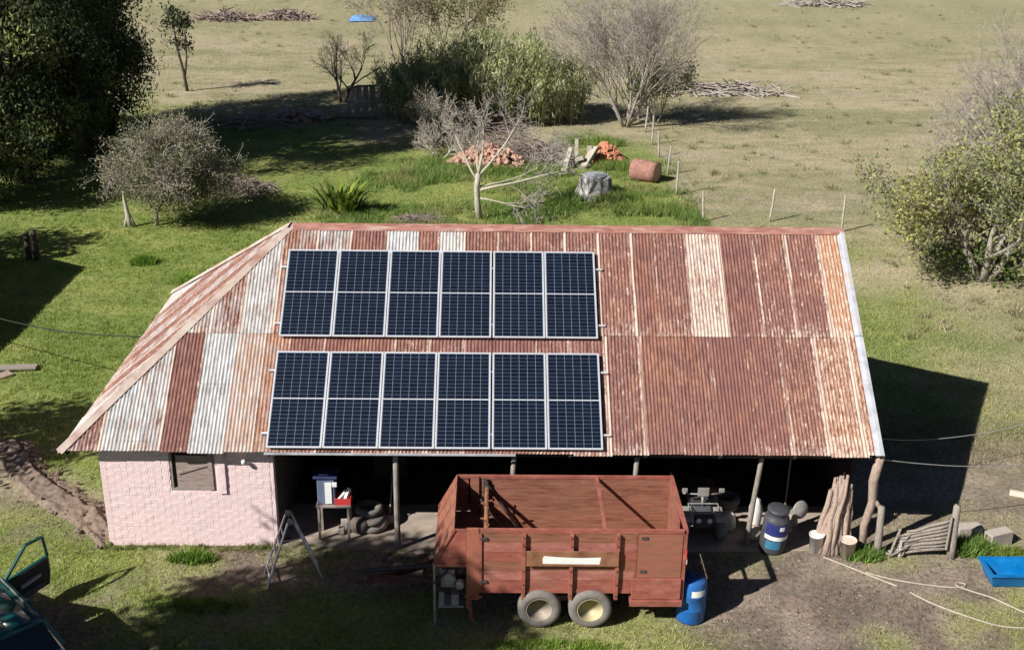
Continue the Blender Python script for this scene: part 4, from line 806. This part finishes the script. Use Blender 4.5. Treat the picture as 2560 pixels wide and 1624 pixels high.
tag(obj('scrap_board', MB().bar((14.72, .55, .04), (15.02, 1.0, .62), .26, .03, (0,-1,.4)), wood_grey), 'short grey board leaning behind the labelled drum', 'board')
tag(obj('scrap_board', MB().bar((14.70, 1.0, .30), (15.10, .75, .44), .24, .03, (0,-1,.4)), wood_grey), 'short grey board lying crosswise behind the labelled drum', 'board')
tag(obj('metal_disc', MB().lathe([(.0, -.02), (.19, -.02), (.21, 0), (.19, .02), (.0, .02)], 22, (0, 0, 0), 'y'), steel_l, None, True), 'round grey metal disc leaning beside the stacked poles', 'disc').location = (15.20, .95, .58)
bpy.data.objects['metal_disc'].rotation_euler = (rad(-12), 0, rad(25))
# leaning poles
gp = 'rough poles stacked against the corner post'; r = random.Random(12)
for k in range(32):
    f_ = ((k*11) % 32)/31; bx0 = 15.36+.72*f_+r.uniform(-.05, .05); by0 = .02+.40*r.random(); h = 1.12+.50*math.sin(math.pi*min(1, f_*.85+.12))+r.uniform(-.12, .10); tx = 15.74+.40*f_+r.uniform(-.09, .09); ty = .52+r.uniform(0, .14)
    pts = [Vector((bx0, by0, 0)).lerp(Vector((tx, ty, h)), f)+Vector((r.uniform(-.05, .05), r.uniform(-.04, .04), 0))*(0 < f < 1) for f in (0, .25, .5, .75, 1)]; rr = r.uniform(.034, .07)
    tag(obj('rough_pole', MB().tube(pts, [rr*1.1, rr, rr*.95, rr*.9, rr*.72], 7), wood_pale, None, True), 'rough weathered pole in the stack leaning against the corner post', 'pole', gp)
# gate
def post(name, label, cat, x, y, h, r_, mt, lean=(0, 0), group=None, seed=1):
    q = random.Random(seed); pts = [(x+lean[0]*f+q.uniform(-.01, .01), y+lean[1]*f, -.1+(h+.1)*f) for f in (0, .3, .65, .97, 1)]
    return tag(obj(name, MB().tube(pts, [r_*1.08, r_, r_*.96, r_*.9, r_*.7], 8), mt, None, True), label, cat, group)
post('gate_post', 'stout grey gate post with a pale top next to the shed corner', 'gate post', 16.72, .14, 1.16, .085, wood_grey, (-.04, 0)); post('gate_post', 'stout grey gate post beside the hollow concrete block', 'gate post', 18.26, 0, 1.26, .09, wood_grey, (-.02, .03), None, 2)
gt = thing('pole_gate', 'sagging grey gate of rough poles hung between the two stout posts', 'gate', (17.5, .05, 0)); r = random.Random(4)
for k in range(8):
    z0, z1 = .06+k*.075, .22+k*.098; x0 = 16.88+.05*k+r.uniform(-.03, .03); pts = [(x0+(18.18-x0)*f, .04-.05*f+r.uniform(-.02, .02), z0+(z1-z0)*f+r.uniform(-.015, .015)) for f in (0, .25, .5, .75, 1)]
    obj('rail', MB().tube(pts, [.024, .032, .036, .038, .034], 6), wood_grey, gt, True)
for k in range(9):
    x0 = 16.9+r.uniform(0, 1.0); z0 = r.uniform(.02, .25); x1 = x0+r.uniform(.15, .55); z1 = z0+r.uniform(.15, .5); obj('branch', MB().tube([(x0, r.uniform(-.12, .10), z0), ((x0+x1)/2, r.uniform(-.1, .1), (z0+z1)/2+r.uniform(-.06, .06)), (x1, r.uniform(-.08, .12), z1)], [.02, .016, .008], 5), wood_grey, gt)
obj('stile', MB().tube([(16.92, -.04, .0), (17.0, -.02, .35), (17.10, .0, .70)], .028, 6), wood_grey, gt); obj('stile', MB().bx(17.12, 17.16, -.045, -.02, .02, .40), mat('pale_batten', [(.5,.45,.4), (.6,.55,.5)], 5, .9), gt); obj('stile', MB().tube([(18.10, -.09, .25), (18.12, -.06, 1.02)], .03, 6), wood_grey, gt)
def block(x, y, rz, label):
    t = thing('hollow_block', label, 'concrete block', (x, y, 0), None, (0, 0, rz)); mb = MB(); L, Wd, H = .56, .26, .34
    for z0, z1 in ((0, .05), (.145, .195), (.29, H)): mb.bx(-L/2, L/2, -Wd/2, Wd/2, z0, z1)
    for y0, y1 in ((-Wd/2, -Wd/2+.04), (Wd/2-.04, Wd/2)): mb.bx(-L/2, L/2, y0+.001, y1-.001, .05, .145); mb.bx(-L/2, L/2, y0+.001, y1-.001, .195, .29)
    o = obj('shell', mb, concrete); o.parent = t; return t
block(19.46, .50, .35, 'pale hollow concrete block lying in weeds above the blue trough'); block(18.88, .72, .15, 'darker hollow concrete block beside the right gate post')
tr = thing('blue_trough', 'bright blue plastic feed trough on the yard by the weeds', 'trough', (19.35, -.85, 0)); mb = MB(); o1 = [(18.62, -1.22), (20.15, -1.22), (20.15, -.52), (18.62, -.52)]; i1 = [(18.70, -1.14), (20.07, -1.14), (20.07, -.60), (18.70, -.60)]; o0 = [(18.74, -1.10), (20.03, -1.10), (20.03, -.64), (18.74, -.64)]; i0 = [(18.86, -1.02), (19.92, -1.02), (19.92, -.72), (18.86, -.72)]
vs = [(*p, .01) for p in o0]+[(*p, .34) for p in o1]+[(*p, .34) for p in i1]+[(*p, .06) for p in i0]
mb.add(vs, [(0,1,2,3)]+[(a, (a+1) % 4, 4+(a+1) % 4, 4+a) for a in range(4)]+[(4+a, 4+(a+1) % 4, 8+(a+1) % 4, 8+a) for a in range(4)]+[(8+a, 8+(a+1) % 4, 12+(a+1) % 4, 12+a) for a in range(4)]+[(12,13,14,15)]); obj('tub', mb, bluet, tr, bevel=.012)
obj('rim', MB().bx(18.60, 20.17, -1.24, -1.20, .325, .352).bx(18.60, 20.17, -.54, -.50, .325, .352).bx(18.60, 18.64, -1.20, -.54, .325, .352).bx(20.13, 20.17, -1.20, -.54, .325, .352), bluet, tr)
hose_m = mat('cream_hose', [(.36,.31,.25), (.50,.44,.36)], 5, .6)
def smooth(pts, n=6):
    P = [Vector(p) for p in pts]; out = []
    for i in range(len(P)-1):
        p0, p1, p2, p3 = P[max(i-1, 0)], P[i], P[i+1], P[min(i+2, len(P)-1)]
        for k in range(n):
            t = k/n; out.append(.5*((2*p1)+(p2-p0)*t+(2*p0-5*p1+4*p2-p3)*t*t+(3*p1-p0-3*p2+p3)*t**3))
    return out+[P[-1]]
def onground(pts, r_=.018): return [(x, y, float(gz(np.array(x), np.array(y)))+r_) for x, y in pts]
tag(obj('hose', MB().tube(smooth(onground([(15.51,-.04),(16.0,-.45),(16.3,-.72),(16.76,-1.12)])), .017, 6), hose_m, None, True), 'short end of cream hose starting at the white bucket', 'hose')
tag(obj('hose', MB().tube(smooth(onground([(16.25,-.62),(16.7,-.85),(17.2,-1.02),(17.75,-1.12),(18.1,-1.12),(18.22,-1.0),(18.08,-.94),(18.02,-1.08),(18.3,-1.3),(18.6,-1.52),(19.05,-2.05),(19.8,-2.6)])), .017, 6), hose_m, None, True), 'long cream hose with a small loop below the blue trough', 'hose')
tag(obj('hose', MB().tube(smooth(onground([(16.95,-1.34),(17.3,-1.75),(17.75,-2.1),(18.3,-2.42),(18.81,-2.5),(19.5,-2.4)])), .017, 6), hose_m, None, True), 'separate cream hose length lying across the bare soil', 'hose')
tag(obj('pale_beam', MB().bar((20.62, 2.68, .05), (22.4, 1.9, .05), .14, .10), mat('fresh_sawn_wood', [(.62,.52,.42), (.72,.63,.52)], 4, .9, (1,6,6)), bevel=.01), 'pale sawn beam lying on the bare ground beyond the gate', 'beam')
cab = mat('grey_wire', [(.30,.29,.28), (.40,.39,.38)], 4, .5); cabk = mat('black_cable', [(.02,.02,.022), (.03,.03,.03)], 4, .6)
def wire(label, pts, r_, mt): tag(obj('cable', MB().tube(smooth(pts), r_, 5), mt, None, True), label, 'cable')
wire('thin pale wire running from the eave corner past the gate', [(16.5, .1, 2.30), (17.6, .5, 1.98), (19.0, 1.0, 1.66), (22.2, 2.1, 1.15)], .011, cab); wire('thin dark wire running from the gable wall over the roof shadow', [(16.5, 2.2, 1.75), (18.5, 3.0, 1.25), (20.9, 4.0, 1.05), (22.6, 4.8, 1.2)], .010, cab)
wire('black cable strung from the hip eave to the neighbouring house', [(-.45, 6.2, 2.36), (-3, 7.2, 2.1), (-6, 8.4, 2.25), (-9.4, 9.6, 2.75)], .016, cabk)
for i, (x, y) in enumerate(((22.25, 2.12), (22.65, 4.82))): post('wire_post', 'thin grey post holding the wires beyond the gate', 'post', x, y, 1.35, .05, wood_grey, (0, 0), 'posts holding the wires', 20+i)
# quad bike in the shade
q = thing('quad_bike', 'dark quad bike with pale front guards parked in the shaded bay', 'quad bike', (13.0, 1.15, 0))
obj('body', MB().prism([(.55, .34), (.60, .62), (.85, .80), (1.25, .74), (1.75, .80), (1.95, .70), (1.90, .36)], 12.80, 13.20, 'x'), black_p, q, bevel=.03); obj('seat', MB().bx(12.84, 13.16, 1.25, 1.85, .80, .90), black_p, q, bevel=.03)
for s in (-1, 1):
    obj('front_guard', MB().prism([(.35, .60), (.45, .70), (.85, .72), (.98, .60), (.95, .57), (.45, .57)], 13+s*.24, 13+s*.46, 'x'), steel_l, q, bevel=.015); obj('rear_guard', MB().prism([(1.5, .66), (1.6, .74), (2.05, .74), (2.12, .62)], 13+s*.24, 13+s*.46, 'x'), redw, q, bevel=.015)
    obj('headlight', MB().lathe([(.03, .50), (.06, .46), (.055, .45)], 14, (13+s*.12, 0, .58), 'y'), wh, q, True); obj('mirror', MB().bx(13+s*.40-.06, 13+s*.40+.06, .80, .83, 1.08, 1.18), steel_l, q, bevel=.01)
    for y in (.65, 1.8): obj('wheel', MB().lathe([(.10, 13+s*.32), (.22, 13+s*.31), (.27, 13+s*.34), (.27, 13+s*.48), (.22, 13+s*.51), (.10, 13+s*.50)], 22, (0, y, .30), 'x'), tyre_m, q, True)
obj('handlebar', MB().tube([(12.58, .92, 1.0), (12.8, .85, 1.02), (13.2, .85, 1.02), (13.42, .92, 1.0)], .018, 7).tube([(13, .78, .78), (13, .85, 1.02)], .03, 7), steel_l, q, True); obj('front_rack', MB().tube([(12.68, .38, .82), (13.32, .38, .82)], .014, 6).tube([(12.68, .75, .84), (13.32, .75, .84)], .014, 6).tube([(12.68, .38, .82), (12.68, .75, .84)], .014, 6).tube([(13.32, .38, .82), (13.32, .75, .84)], .014, 6), steel_l, q); obj('screen', MB().bar((12.88, .80, 1.1), (13.12, .80, 1.1), .02, .2), steel_l, q)
# clutter at the back of the bays
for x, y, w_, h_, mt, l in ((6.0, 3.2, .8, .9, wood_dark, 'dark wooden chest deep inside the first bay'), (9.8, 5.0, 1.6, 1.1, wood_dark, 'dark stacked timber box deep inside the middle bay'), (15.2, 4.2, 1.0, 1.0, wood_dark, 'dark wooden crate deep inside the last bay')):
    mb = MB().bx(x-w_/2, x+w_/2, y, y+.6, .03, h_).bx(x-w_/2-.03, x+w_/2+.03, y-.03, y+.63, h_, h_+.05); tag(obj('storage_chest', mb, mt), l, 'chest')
for x, y, z0, n_, l in ((5.75, 1.05, .02, 3, 'stack of three worn tyres behind the work table'), (13.75, 1.9, .03, 2, 'two worn tyres piled behind the last roof post')):
    t = thing('tyre_stack', l, 'tyres', (x, y, z0))
    for k in range(n_): obj('tyre', MB().lathe([(.17, .0), (.27, .01), (.31, .05), (.31, .13), (.27, .17), (.17, .18), (.17, .0)], 22, (x+rng.uniform(-.05, .05), y+rng.uniform(-.05, .05), z0+k*.185), 'z', False), tyre_m, t, True)
for k, (x, y, x1, y1, h, l) in enumerate(((6.15, 1.2, 6.25, 1.7, 1.5, 'long handled tool leaning by the stack of tyres'), (14.95, 1.3, 15.1, 1.8, 1.55, 'long handled tool leaning behind the metal disc'), (12.3, .75, 12.35, 1.3, 1.3, 'short handled tool leaning by the quad bike'))):
    t = thing('hand_tool', l, 'tool', (x, y, 0)); obj('handle', MB().tube([(x, y, .12), (x1, y1, h)], .018, 6), wood_pale, t); obj('blade', MB().bx(x-.09, x+.09, y-.02, y+.01, .03, .24), steel_l, t)
lump('dark_sack', 'dark lumpy sack on the floor behind the work table', 'sack', 5.55, .82, .02, .42, .32, .42, mat('dark_cloth', [(.09,.07,.065), (.17,.13,.115)], 6, .95), 8); lump('pink_bundle', 'faded pink cloth bundle beside the dark sack', 'bundle', 5.95, .95, .02, .40, .30, .30, mat('faded_pink_cloth', [(.30,.19,.18), (.42,.29,.27)], 6, .95), 9)
lump('pale_sack', 'pale slumped sack between the quad bike and the last post', 'sack', 13.62, .95, .02, .36, .30, .5, mat('pale_cloth', [(.38,.34,.30), (.52,.47,.42)], 6, .95), 10)
# ---------------------------------------------------------------- car in the corner
paint = mat('dark_green_car_paint', [(.008,.075,.068), (.010,.085,.078)], 2, .30, bmp=0, spec=.5, coat=.8); glass = mat('tinted_glass', [(.010,.013,.02), (.014,.017,.024)], 2, .06, bmp=0, spec=.6); trim = mat('black_trim', [(.02,.02,.026), (.03,.03,.036)], 4, .6)
car = thing('car', 'dark green hatchback with its right front door open beside the yard', 'car', (-.86, -3.60, 0), None, (0, 0, rad(45)))
def cpart(name, mb, mt, smooth=False, bevel=0, parent=None):
    o = obj(name, mb, mt, None, smooth, bevel); o.parent = parent or car; return o
def loft(secs):
    mb = MB(); n = len(secs[0])
    for s in secs: mb.v += s
    for i in range(len(secs)-1):
        for k in range(n): k2 = (k+1) % n; mb.f.append((i*n+k, i*n+k2, (i+1)*n+k2, (i+1)*n+k))
    mb.f.append(tuple(range(n))[::-1]); mb.f.append(tuple((len(secs)-1)*n+k for k in range(n))); return mb
def sec(y, w_, z0, zb, zt): return [(-w_*.86, y, z0), (-w_*.98, y, z0+.12), (-w_, y, (z0+zb)/2), (-w_*.95, y, zb), (-w_*.80, y, zt), (0, y, zt+.03), (w_*.80, y, zt), (w_*.95, y, zb), (w_, y, (z0+zb)/2), (w_*.98, y, z0+.12), (w_*.86, y, z0)]
cpart('body', loft([sec(-2.0, .70, .36, .66, .74), sec(-1.88, .80, .26, .84, .92), sec(-1.2, .84, .22, .88, .93), sec(.6, .84, .22, .88, .93), sec(1.0, .84, .22, .84, .92), sec(1.7, .80, .24, .70, .80), sec(2.0, .68, .30, .58, .66)]), paint, True)
def cab_(y, w_, z): return (y, w_, z)
roofp = [[(-.60, -1.45, 1.40), (-.40, -1.47, 1.445), (0, -1.48, 1.46), (.40, -1.47, 1.445), (.60, -1.45, 1.40)], [(-.63, -.7, 1.43), (-.42, -.7, 1.48), (0, -.7, 1.495), (.42, -.7, 1.48), (.63, -.7, 1.43)], [(-.60, .15, 1.41), (-.40, .15, 1.45), (0, .15, 1.465), (.40, .15, 1.45), (.60, .15, 1.41)]]
mb = MB()
for i in range(2):
    for k in range(4): mb.add([roofp[i][k], roofp[i+1][k], roofp[i+1][k+1], roofp[i][k+1]], [(0,1,2,3)])
o = cpart('roof', mb, paint, True); o.modifiers.new('thickness', 'SOLIDIFY').thickness = .03
mb = MB()
for s in (-1, 1):
    for a_, b_ in (((s*.79, -1.72, .90), (s*.60, -1.46, 1.40)), ((s*.80, -.78, .90), (s*.63, -.75, 1.42)), ((s*.78, .82, .90), (s*.60, .16, 1.41))): mb.bar(a_, b_, .07, .06, (0,1,0))
    mb.bar((s*.60, -1.46, 1.405), (s*.60, .16, 1.415), .05, .05)
cpart('pillars', mb, paint)
cpart('rear_window', MB().add([(-.70, -1.80, .92), (.70, -1.80, .92), (.56, -1.48, 1.40), (-.56, -1.48, 1.40)], [(0,1,2,3)]), glass); cpart('windscreen', MB().add([(-.72, .86, .92), (.72, .86, .92), (.56, .18, 1.41), (-.56, .18, 1.41)], [(0,1,2,3)]), glass)
cpart('side_window', MB().add([(-.785, -1.6, .92), (-.785, .7, .92), (-.615, .12, 1.40), (-.615, -1.40, 1.40)], [(0,1,2,3)]), glass); cpart('side_window', MB().add([(.785, -1.6, .92), (.79, -.82, .92), (.625, -.78, 1.40), (.60, -1.40, 1.40)], [(0,1,2,3)]), glass)
cpart('roof_trim', MB().bar((.55, -1.42, 1.455), (.57, .12, 1.455), .02, .02).bar((-.55, -1.42, 1.455), (-.57, .12, 1.455), .02, .02), steel_l); cpart('rear_bumper', MB().bx(-.74, .74, -2.07, -1.93, .34, .54), trim, bevel=.03); cpart('spoiler', MB().bx(-.55, .55, -1.58, -1.45, 1.41, 1.45), paint, bevel=.012)
cpart('seat', MB().bx(.12, .58, -.45, .1, .35, .60).bx(.12, .58, -.55, -.40, .6, 1.15), trim, bevel=.04); cpart('seat', MB().bx(-.58, -.12, -.45, .1, .35, .60).bx(-.58, -.12, -.55, -.40, .6, 1.15), trim, bevel=.04)
for s in (-1, 1):
    cpart('tail_light', MB().bx(s*.72-.07, s*.72+.07, -1.97, -1.85, .68, .86), mat('tail_light_red', [(.25,.01,.01), (.32,.02,.02)], 4, .25), bevel=.02)
    for y in (-1.25, 1.25):
        wl = cpart('wheel', MB().lathe([(.17, s*.62), (.24, s*.60), (.295, s*.63), (.295, s*.80), (.24, s*.835), (.17, s*.82)], 26, (0, y, .295), 'x', False), trim, True); cpart('rim', MB().lathe([(.175, s*.80), (.15, s*.79), (.05, s*.80), (.02, s*.81)], 22, (0, y, .295), 'x'), steel_l, True, 0, wl)

A_ = rad(107); dn = Vector((math.sin(A_), -math.cos(A_), 0)); dp = Vector((dn.y, -dn.x, 0)); h0 = Vector((.85, .82, 0))      # open door: dn runs along it, dp is its inner side
def dv(u, z, t=0): return h0+dn*u+Vector((0, 0, z))+dp*t
def slab_(poly, t0, t1): n = len(poly); return MB().add([dv(u, z, t0) for u, z in poly]+[dv(u, z, t1) for u, z in poly], [tuple(range(n))[::-1], tuple(range(n, 2*n))]+[(i, (i+1) % n, n+(i+1) % n, n+i) for i in range(n)])
door = cpart('open_door', slab_([(0, .28), (1.02, .28), (1.08, .55), (1.08, .90), (0, .88)], -.06, .0), paint)
cpart('door_lining', slab_([(.05, .32), (.98, .32), (1.03, .56), (1.03, .88), (.05, .86)], .001, .03), trim, parent=door); cpart('armrest', slab_([(.30, .60), (.78, .62), (.78, .68), (.30, .66)], .03, .09), mat('grey_armrest', [(.32,.31,.34), (.40,.39,.42)], 4, .6), parent=door)
cpart('door_pocket', slab_([(.15, .36), (.85, .36), (.85, .46), (.15, .46)], .03, .07), mat('dark_grey_plastic', [(.06,.06,.075), (.09,.09,.105)], 4, .6), parent=door)
wf = MB()
for a_, b_ in (((.02, .88), (.62, 1.38)), ((.62, 1.38), (1.02, 1.34)), ((1.02, 1.34), (1.07, .90))): wf.bar(dv(*a_, -.03), dv(*b_, -.03), .05, .05)
cpart('window_frame', wf, paint, parent=door)
# ---------------------------------------------------------------- bank of dug soil; an added lip casts the trench's shadow line
soilm = mat('dug_soil', [(.12,.086,.066), (.20,.148,.114), (.27,.21,.165)], 7, .98, bmp=.8, bscale=14)
n1_, n2_ = 130, 34; a_, b_ = np.array([-4.6, 5.0]), np.array([.15, .15]); d_ = (b_-a_)/np.linalg.norm(b_-a_); pn = np.array([-d_[1], d_[0]]); V = []
ff, gg_ = np.meshgrid(np.linspace(0, 1, n1_+1), np.linspace(0, 1, n2_+1), indexing='ij'); wv = 1.15*(1-.25*ff)*(.8+.5*vn(ff*7, ff*0, .8, 1, 17))
cx = a_[0]+(b_[0]-a_[0])*ff+pn[0]*((gg_-.12)*wv+.10*np.sin(ff*9)); cy = a_[1]+(b_[1]-a_[1])*ff+pn[1]*((gg_-.12)*wv+.10*np.sin(ff*9))
hh_ = (.03+.17*vn(cx, cy, .55, .55, 6))*np.sin(np.pi*gg_)**.7*np.minimum(1, np.minimum(8*ff, 6*(1-ff)+.15))*(.5+.9*(gg_ < .6))+(vn(cx, cy, .16, .16, 8, 4)-.5)*.16*np.sin(np.pi*gg_)**.4+.05*np.exp(-((gg_-.10)/.07)**2)-.03
V = np.stack([cx, cy, hh_], -1).reshape(-1, 3)
F = [(i*(n2_+1)+j, (i+1)*(n2_+1)+j, (i+1)*(n2_+1)+j+1, i*(n2_+1)+j+1) for i in range(n1_) for j in range(n2_)]
bank = tag(obj('soil_bank', npmesh('soil_bank', V, F, None, soilm, False)), 'bank of freshly dug brown soil running to the corner of the pink wall', 'soil bank')
mb = MB(); r = random.Random(6)
for k in range(420):
    f = r.random(); c = a_+(b_-a_)*f+pn*(r.gauss(.45, .38)); s = .012+.05*r.random()**3; z0 = .03+.07*r.random(); o_ = len(mb.v); mb.lathe([(s*.5, -s), (s, -s*.3), (s*.9, s*.4), (s*.3, s*.9)], 6); mb.v[o_:] = [(c[0]+x*(1+r.uniform(-.3, .3)), c[1]+y*(1+r.uniform(-.3, .3)), z0+z*.8+r.uniform(-.2, .2)*s) for x, y, z in mb.v[o_:]]
struct(obj('clods', mb, soilm, bank), 'stuff')
# ---------------------------------------------------------------- debris behind the shed
obr = mat('orange_split_wood', [(.30,.11,.06), (.46,.20,.11), (.60,.34,.22)], 8, .95, (1,6,6)); pbr = mat('pinkish_split_wood', [(.30,.15,.11), (.46,.27,.20), (.64,.47,.36)], 8, .95, (1,6,6))
def heap(label, x, y, rx, ry, h, n, mt, seed):
    r = random.Random(seed); t = thing('firewood_heap', label, 'firewood', (x, y, 0)); mes = []
    for q in range(5):
        l, w_ = r.uniform(.15, .24), r.uniform(.08, .13); mb = MB().prism([(-w_, -w_*.6), (w_, -w_*.5), (w_*.7, w_*.5), (-w_*.1, w_*.9)], -l, l, 'x'); mb.v = [(a_+r.uniform(-.02, .02), b_+r.uniform(-.02, .02), c_+r.uniform(-.02, .02)) for a_, b_, c_ in mb.v]; me = fixn(mb.mesh('log_piece')); me.materials.append(mt); mes.append(me)
    pr = [(1.0, -.05), (.85, .25*h), (.55, .6*h), (.2, .82*h), (.02, .86*h)]; mb = MB().lathe(pr, 16); mb.v = [(x+a*rx*.85*(1+r.uniform(-.15, .15)), y+b_*ry*.85*(1+r.uniform(-.15, .15)), c_*.9) for a, b_, c_ in mb.v]; obj('chip_core', mb, mt, t)
    for k in range(n):
        a = r.uniform(0, 6.28); q = r.random()**.5*(1.15 if k % 6 == 0 else 1); z = max(.06, h*max(0, 1-q)**.75*.9+.06)
        o = bpy.data.objects.new('log_piece', mes[k % 5]); C.objects.link(o); o.parent = t; o.location = (math.cos(a)*q*rx, math.sin(a)*q*ry, z); o.rotation_euler = (r.uniform(-.8, .8), r.uniform(-.8, .8), r.uniform(0, 6.28))
heap('long heap of pale orange split firewood behind the bare white barked tree', 8.1, 33.2, 1.75, 1.0, 1.0, 210, pbr, 1); heap('small heap of bright orange split firewood by the grey debris', 13.75, 34.2, .8, .65, .8, 100, obr, 2)
def rough_log(a, b_, r0, r1, n, seed, sides=16):
    r = random.Random(seed); mb = MB(); a = Vector(a); b_ = Vector(b_); mb.tube([a.lerp(b_, i/n) for i in range(n+1)], [r0+(r1-r0)*i/n for i in range(n+1)], sides); ph = [r.uniform(.90, 1.10) for _ in range(sides)]
    out = []
    for i, v_ in enumerate(mb.v):
        f = (i//sides)/n; c = a.lerp(b_, f); d = Vector(v_)-c; out.append(tuple(c+d*ph[i % sides]*r.uniform(.96, 1.04)))
    mb.v = out; return mb
t = thing('red_log', 'thick red barked log section lying by the fence line', 'log', (15.2, 30.5, 0)); obj('bark', rough_log((14.75, 30.85, .48), (15.75, 30.25, .46), .50, .46, 5, 5), mat('red_bark', [(.20,.085,.065), (.33,.16,.125), (.43,.25,.20)], 5, .95, (2,2,5), .8, 20, dirt=(.40,.31,.25)), t, True)
obj('cut_face', MB().tube([(15.752, 30.249, .46), (15.765, 30.241, .46)], .42, 18), mat('cut_wood', [(.42,.26,.18), (.56,.38,.27)], 6, .9), t)
t = thing('tree_stump', 'squat grey cut tree stump with ragged bark sides behind the ridge', 'stump', (12.75, 28.0, 0)); mb = MB().lathe([(.98, -.05), (.84, .12), (.74, .35), (.69, .65), (.66, .86), (.60, .90)], 20, (0, 0, 0)); r = random.Random(9); ph = [r.uniform(.86, 1.12) for _ in range(20)]; th_ = [r.uniform(-.08, .07) for _ in range(20)]
mb.v = [(12.75+x*ph[i % 20], 28.0+y*ph[i % 20], z+(th_[i % 20] if z > .6 else 0)) for i, (x, y, z) in enumerate(mb.v)]; obj('bark', mb, mat('stump_bark', [(.17,.165,.165), (.36,.34,.33), (.55,.52,.49)], 4, .95, (2.5,2.5,.4), .9, 18, dirt=(.13,.125,.13)), t)
obj('cut_top', MB().lathe([(.52, .895), (.50, .935), (.02, .94)], 18, (12.75, 28.0, 0)), mat('grey_cut_wood', [(.27,.28,.30), (.38,.39,.41)], 6, .9), t)
def planks(name, label, cat, items, mt, bv=0): 
    mb = MB()
    t = thing(name, label, cat, items[0][0]) 
    for a, b_, w_, h in items: obj('plank', MB().bar(a, b_, w_, h), mt, t)
    return t
planks('timber_debris', 'pale broken stump timbers between the two firewood heaps', 'debris', [((11.7, 32.2, 0), (12.0, 32.9, .9), .2, .16), ((11.5, 33.0, .1), (12.6, 32.7, .5), .2, .16), ((12.3, 33.2, 0), (12.3, 33.6, 1.2), .16, .16), ((12.6, 32.6, .05), (13.2, 33.4, .8), .3, .2), ((11.8, 32.0, .1), (11.6, 31.4, .2), .25, .2), ((12.9, 33.2, 0), (12.9, 33.4, .9), .22, .2)], bark_pale)
planks('plank_shelter', 'collapsed dark plank shelter with pale boards left of the cane thicket', 'shelter', [((.3, 43.4, 0), (.6, 44.2, 1.5), .3, .04), ((.8, 43.3, 0), (.9, 44.2, 1.6), .3, .04), ((1.3, 43.3, 0), (1.25, 44.2, 1.6), .3, .04), ((1.8, 43.3, 0), (1.6, 44.2, 1.5), .3, .04), ((.2, 44.2, 1.45), (2.0, 44.2, 1.6), .2, .1), ((-.6, 43.0, .15), (2.2, 42.8, .2), .3, .05), ((1.7, 42.9, .1), (2.1, 43.8, 1.1), .2, .05), ((-1.5, 43.4, .2), (.2, 43.2, .4), .3, .06)], wood_grey)
t = thing('rubble_heap', 'heap of pale stones and broken bricks at the edge of the evergreens shade', 'rubble', (-2.2, 42.4, 0)); r = random.Random(15)
for k in range(70):
    a = r.uniform(0, 6.28); q = r.random()**.6; mb = MB(); s = r.uniform(.10, .24); mb.bx(-s, s, -s*.7, s*.7, -s*.5, s*.5); mb.v = [(p[0]+r.uniform(-.04, .04), p[1]+r.uniform(-.04, .04), p[2]+r.uniform(-.03, .03)) for p in mb.v]
    o = obj('stone', mb, (concrete, pbr, wood_grey)[k % 3]); o.parent = t; o.location = (math.cos(a)*q*1.9, math.sin(a)*q*.9, .1+.5*(1-q)); o.rotation_euler = (r.uniform(-.6, .6), r.uniform(-.6, .6), r.uniform(0, 6))
# crumpled blue sheet
n = 16; V = []; 
for i in range(n+1):
    for j in range(n+1): u, v_ = i/n, j/n; V.append((-4.0+2.1*u, 80.4+2.2*v_+.5*u, .08+.55*float(vn(u*4, v_*4, 1, 1, 3))*math.sin(math.pi*u)**.5*math.sin(math.pi*v_)**.5))
tag(obj('blue_sheet', npmesh('blue_sheet', V, [(i*(n+1)+j, (i+1)*(n+1)+j, (i+1)*(n+1)+j+1, i*(n+1)+j+1) for i in range(n) for j in range(n)], None, mat('blue_tarpaulin', [(.10,.26,.55), (.22,.40,.68)], 2, .5), True)), 'crumpled bright blue sheet lying far out on the pasture', 'tarpaulin')
# fence line behind the shed
fp = [(16.36,43.0),(16.4,40.4),(16.42,37.5),(16.45,34.9),(16.4,31.6),(16.35,28.2),(16.9,24.3),(19.6,24.4),(22.17,23.1)]
for i, (x, y) in enumerate(fp): post('fence_post', 'thin pale fence post in the line running behind the shed', 'fence post', x, y, 1.25+.12*((i*7) % 3), .045, bark_pale, (.10*((i*5) % 3-1), 0), 'posts of the fence behind the shed', 60+i)
for z, l in ((.95, 'upper'), (.55, 'lower')): tag(obj('fence_wire', MB().tube([(x, y, z) for x, y in fp], .006, 4), cab), f'{l} wire of the fence behind the shed', 'wire')
tag(obj('lawn_plank', MB().bar((-6.6, 9.1, .12), (-4.55, 9.35, .10), .30, .05), wood_grey), 'grey plank resting flat on the lawn below the house shadow', 'plank'); tag(obj('lawn_plank', MB().bar((-5.6, 8.5, .05), (-5.15, 9.0, .06), .35, .05), wood_pale), 'short pale board at the near end of the grey plank', 'plank')
for i, (x, y, h) in enumerate(((-8.25, 18.9, 1.0), (-7.95, 18.85, 1.15))): post('dark_post', 'dark wooden post of the pair standing in the tree shade on the lawn', 'post', x, y, h, .11, wood_dark, (0, 0), 'pair of dark posts on the lawn', 80+i)
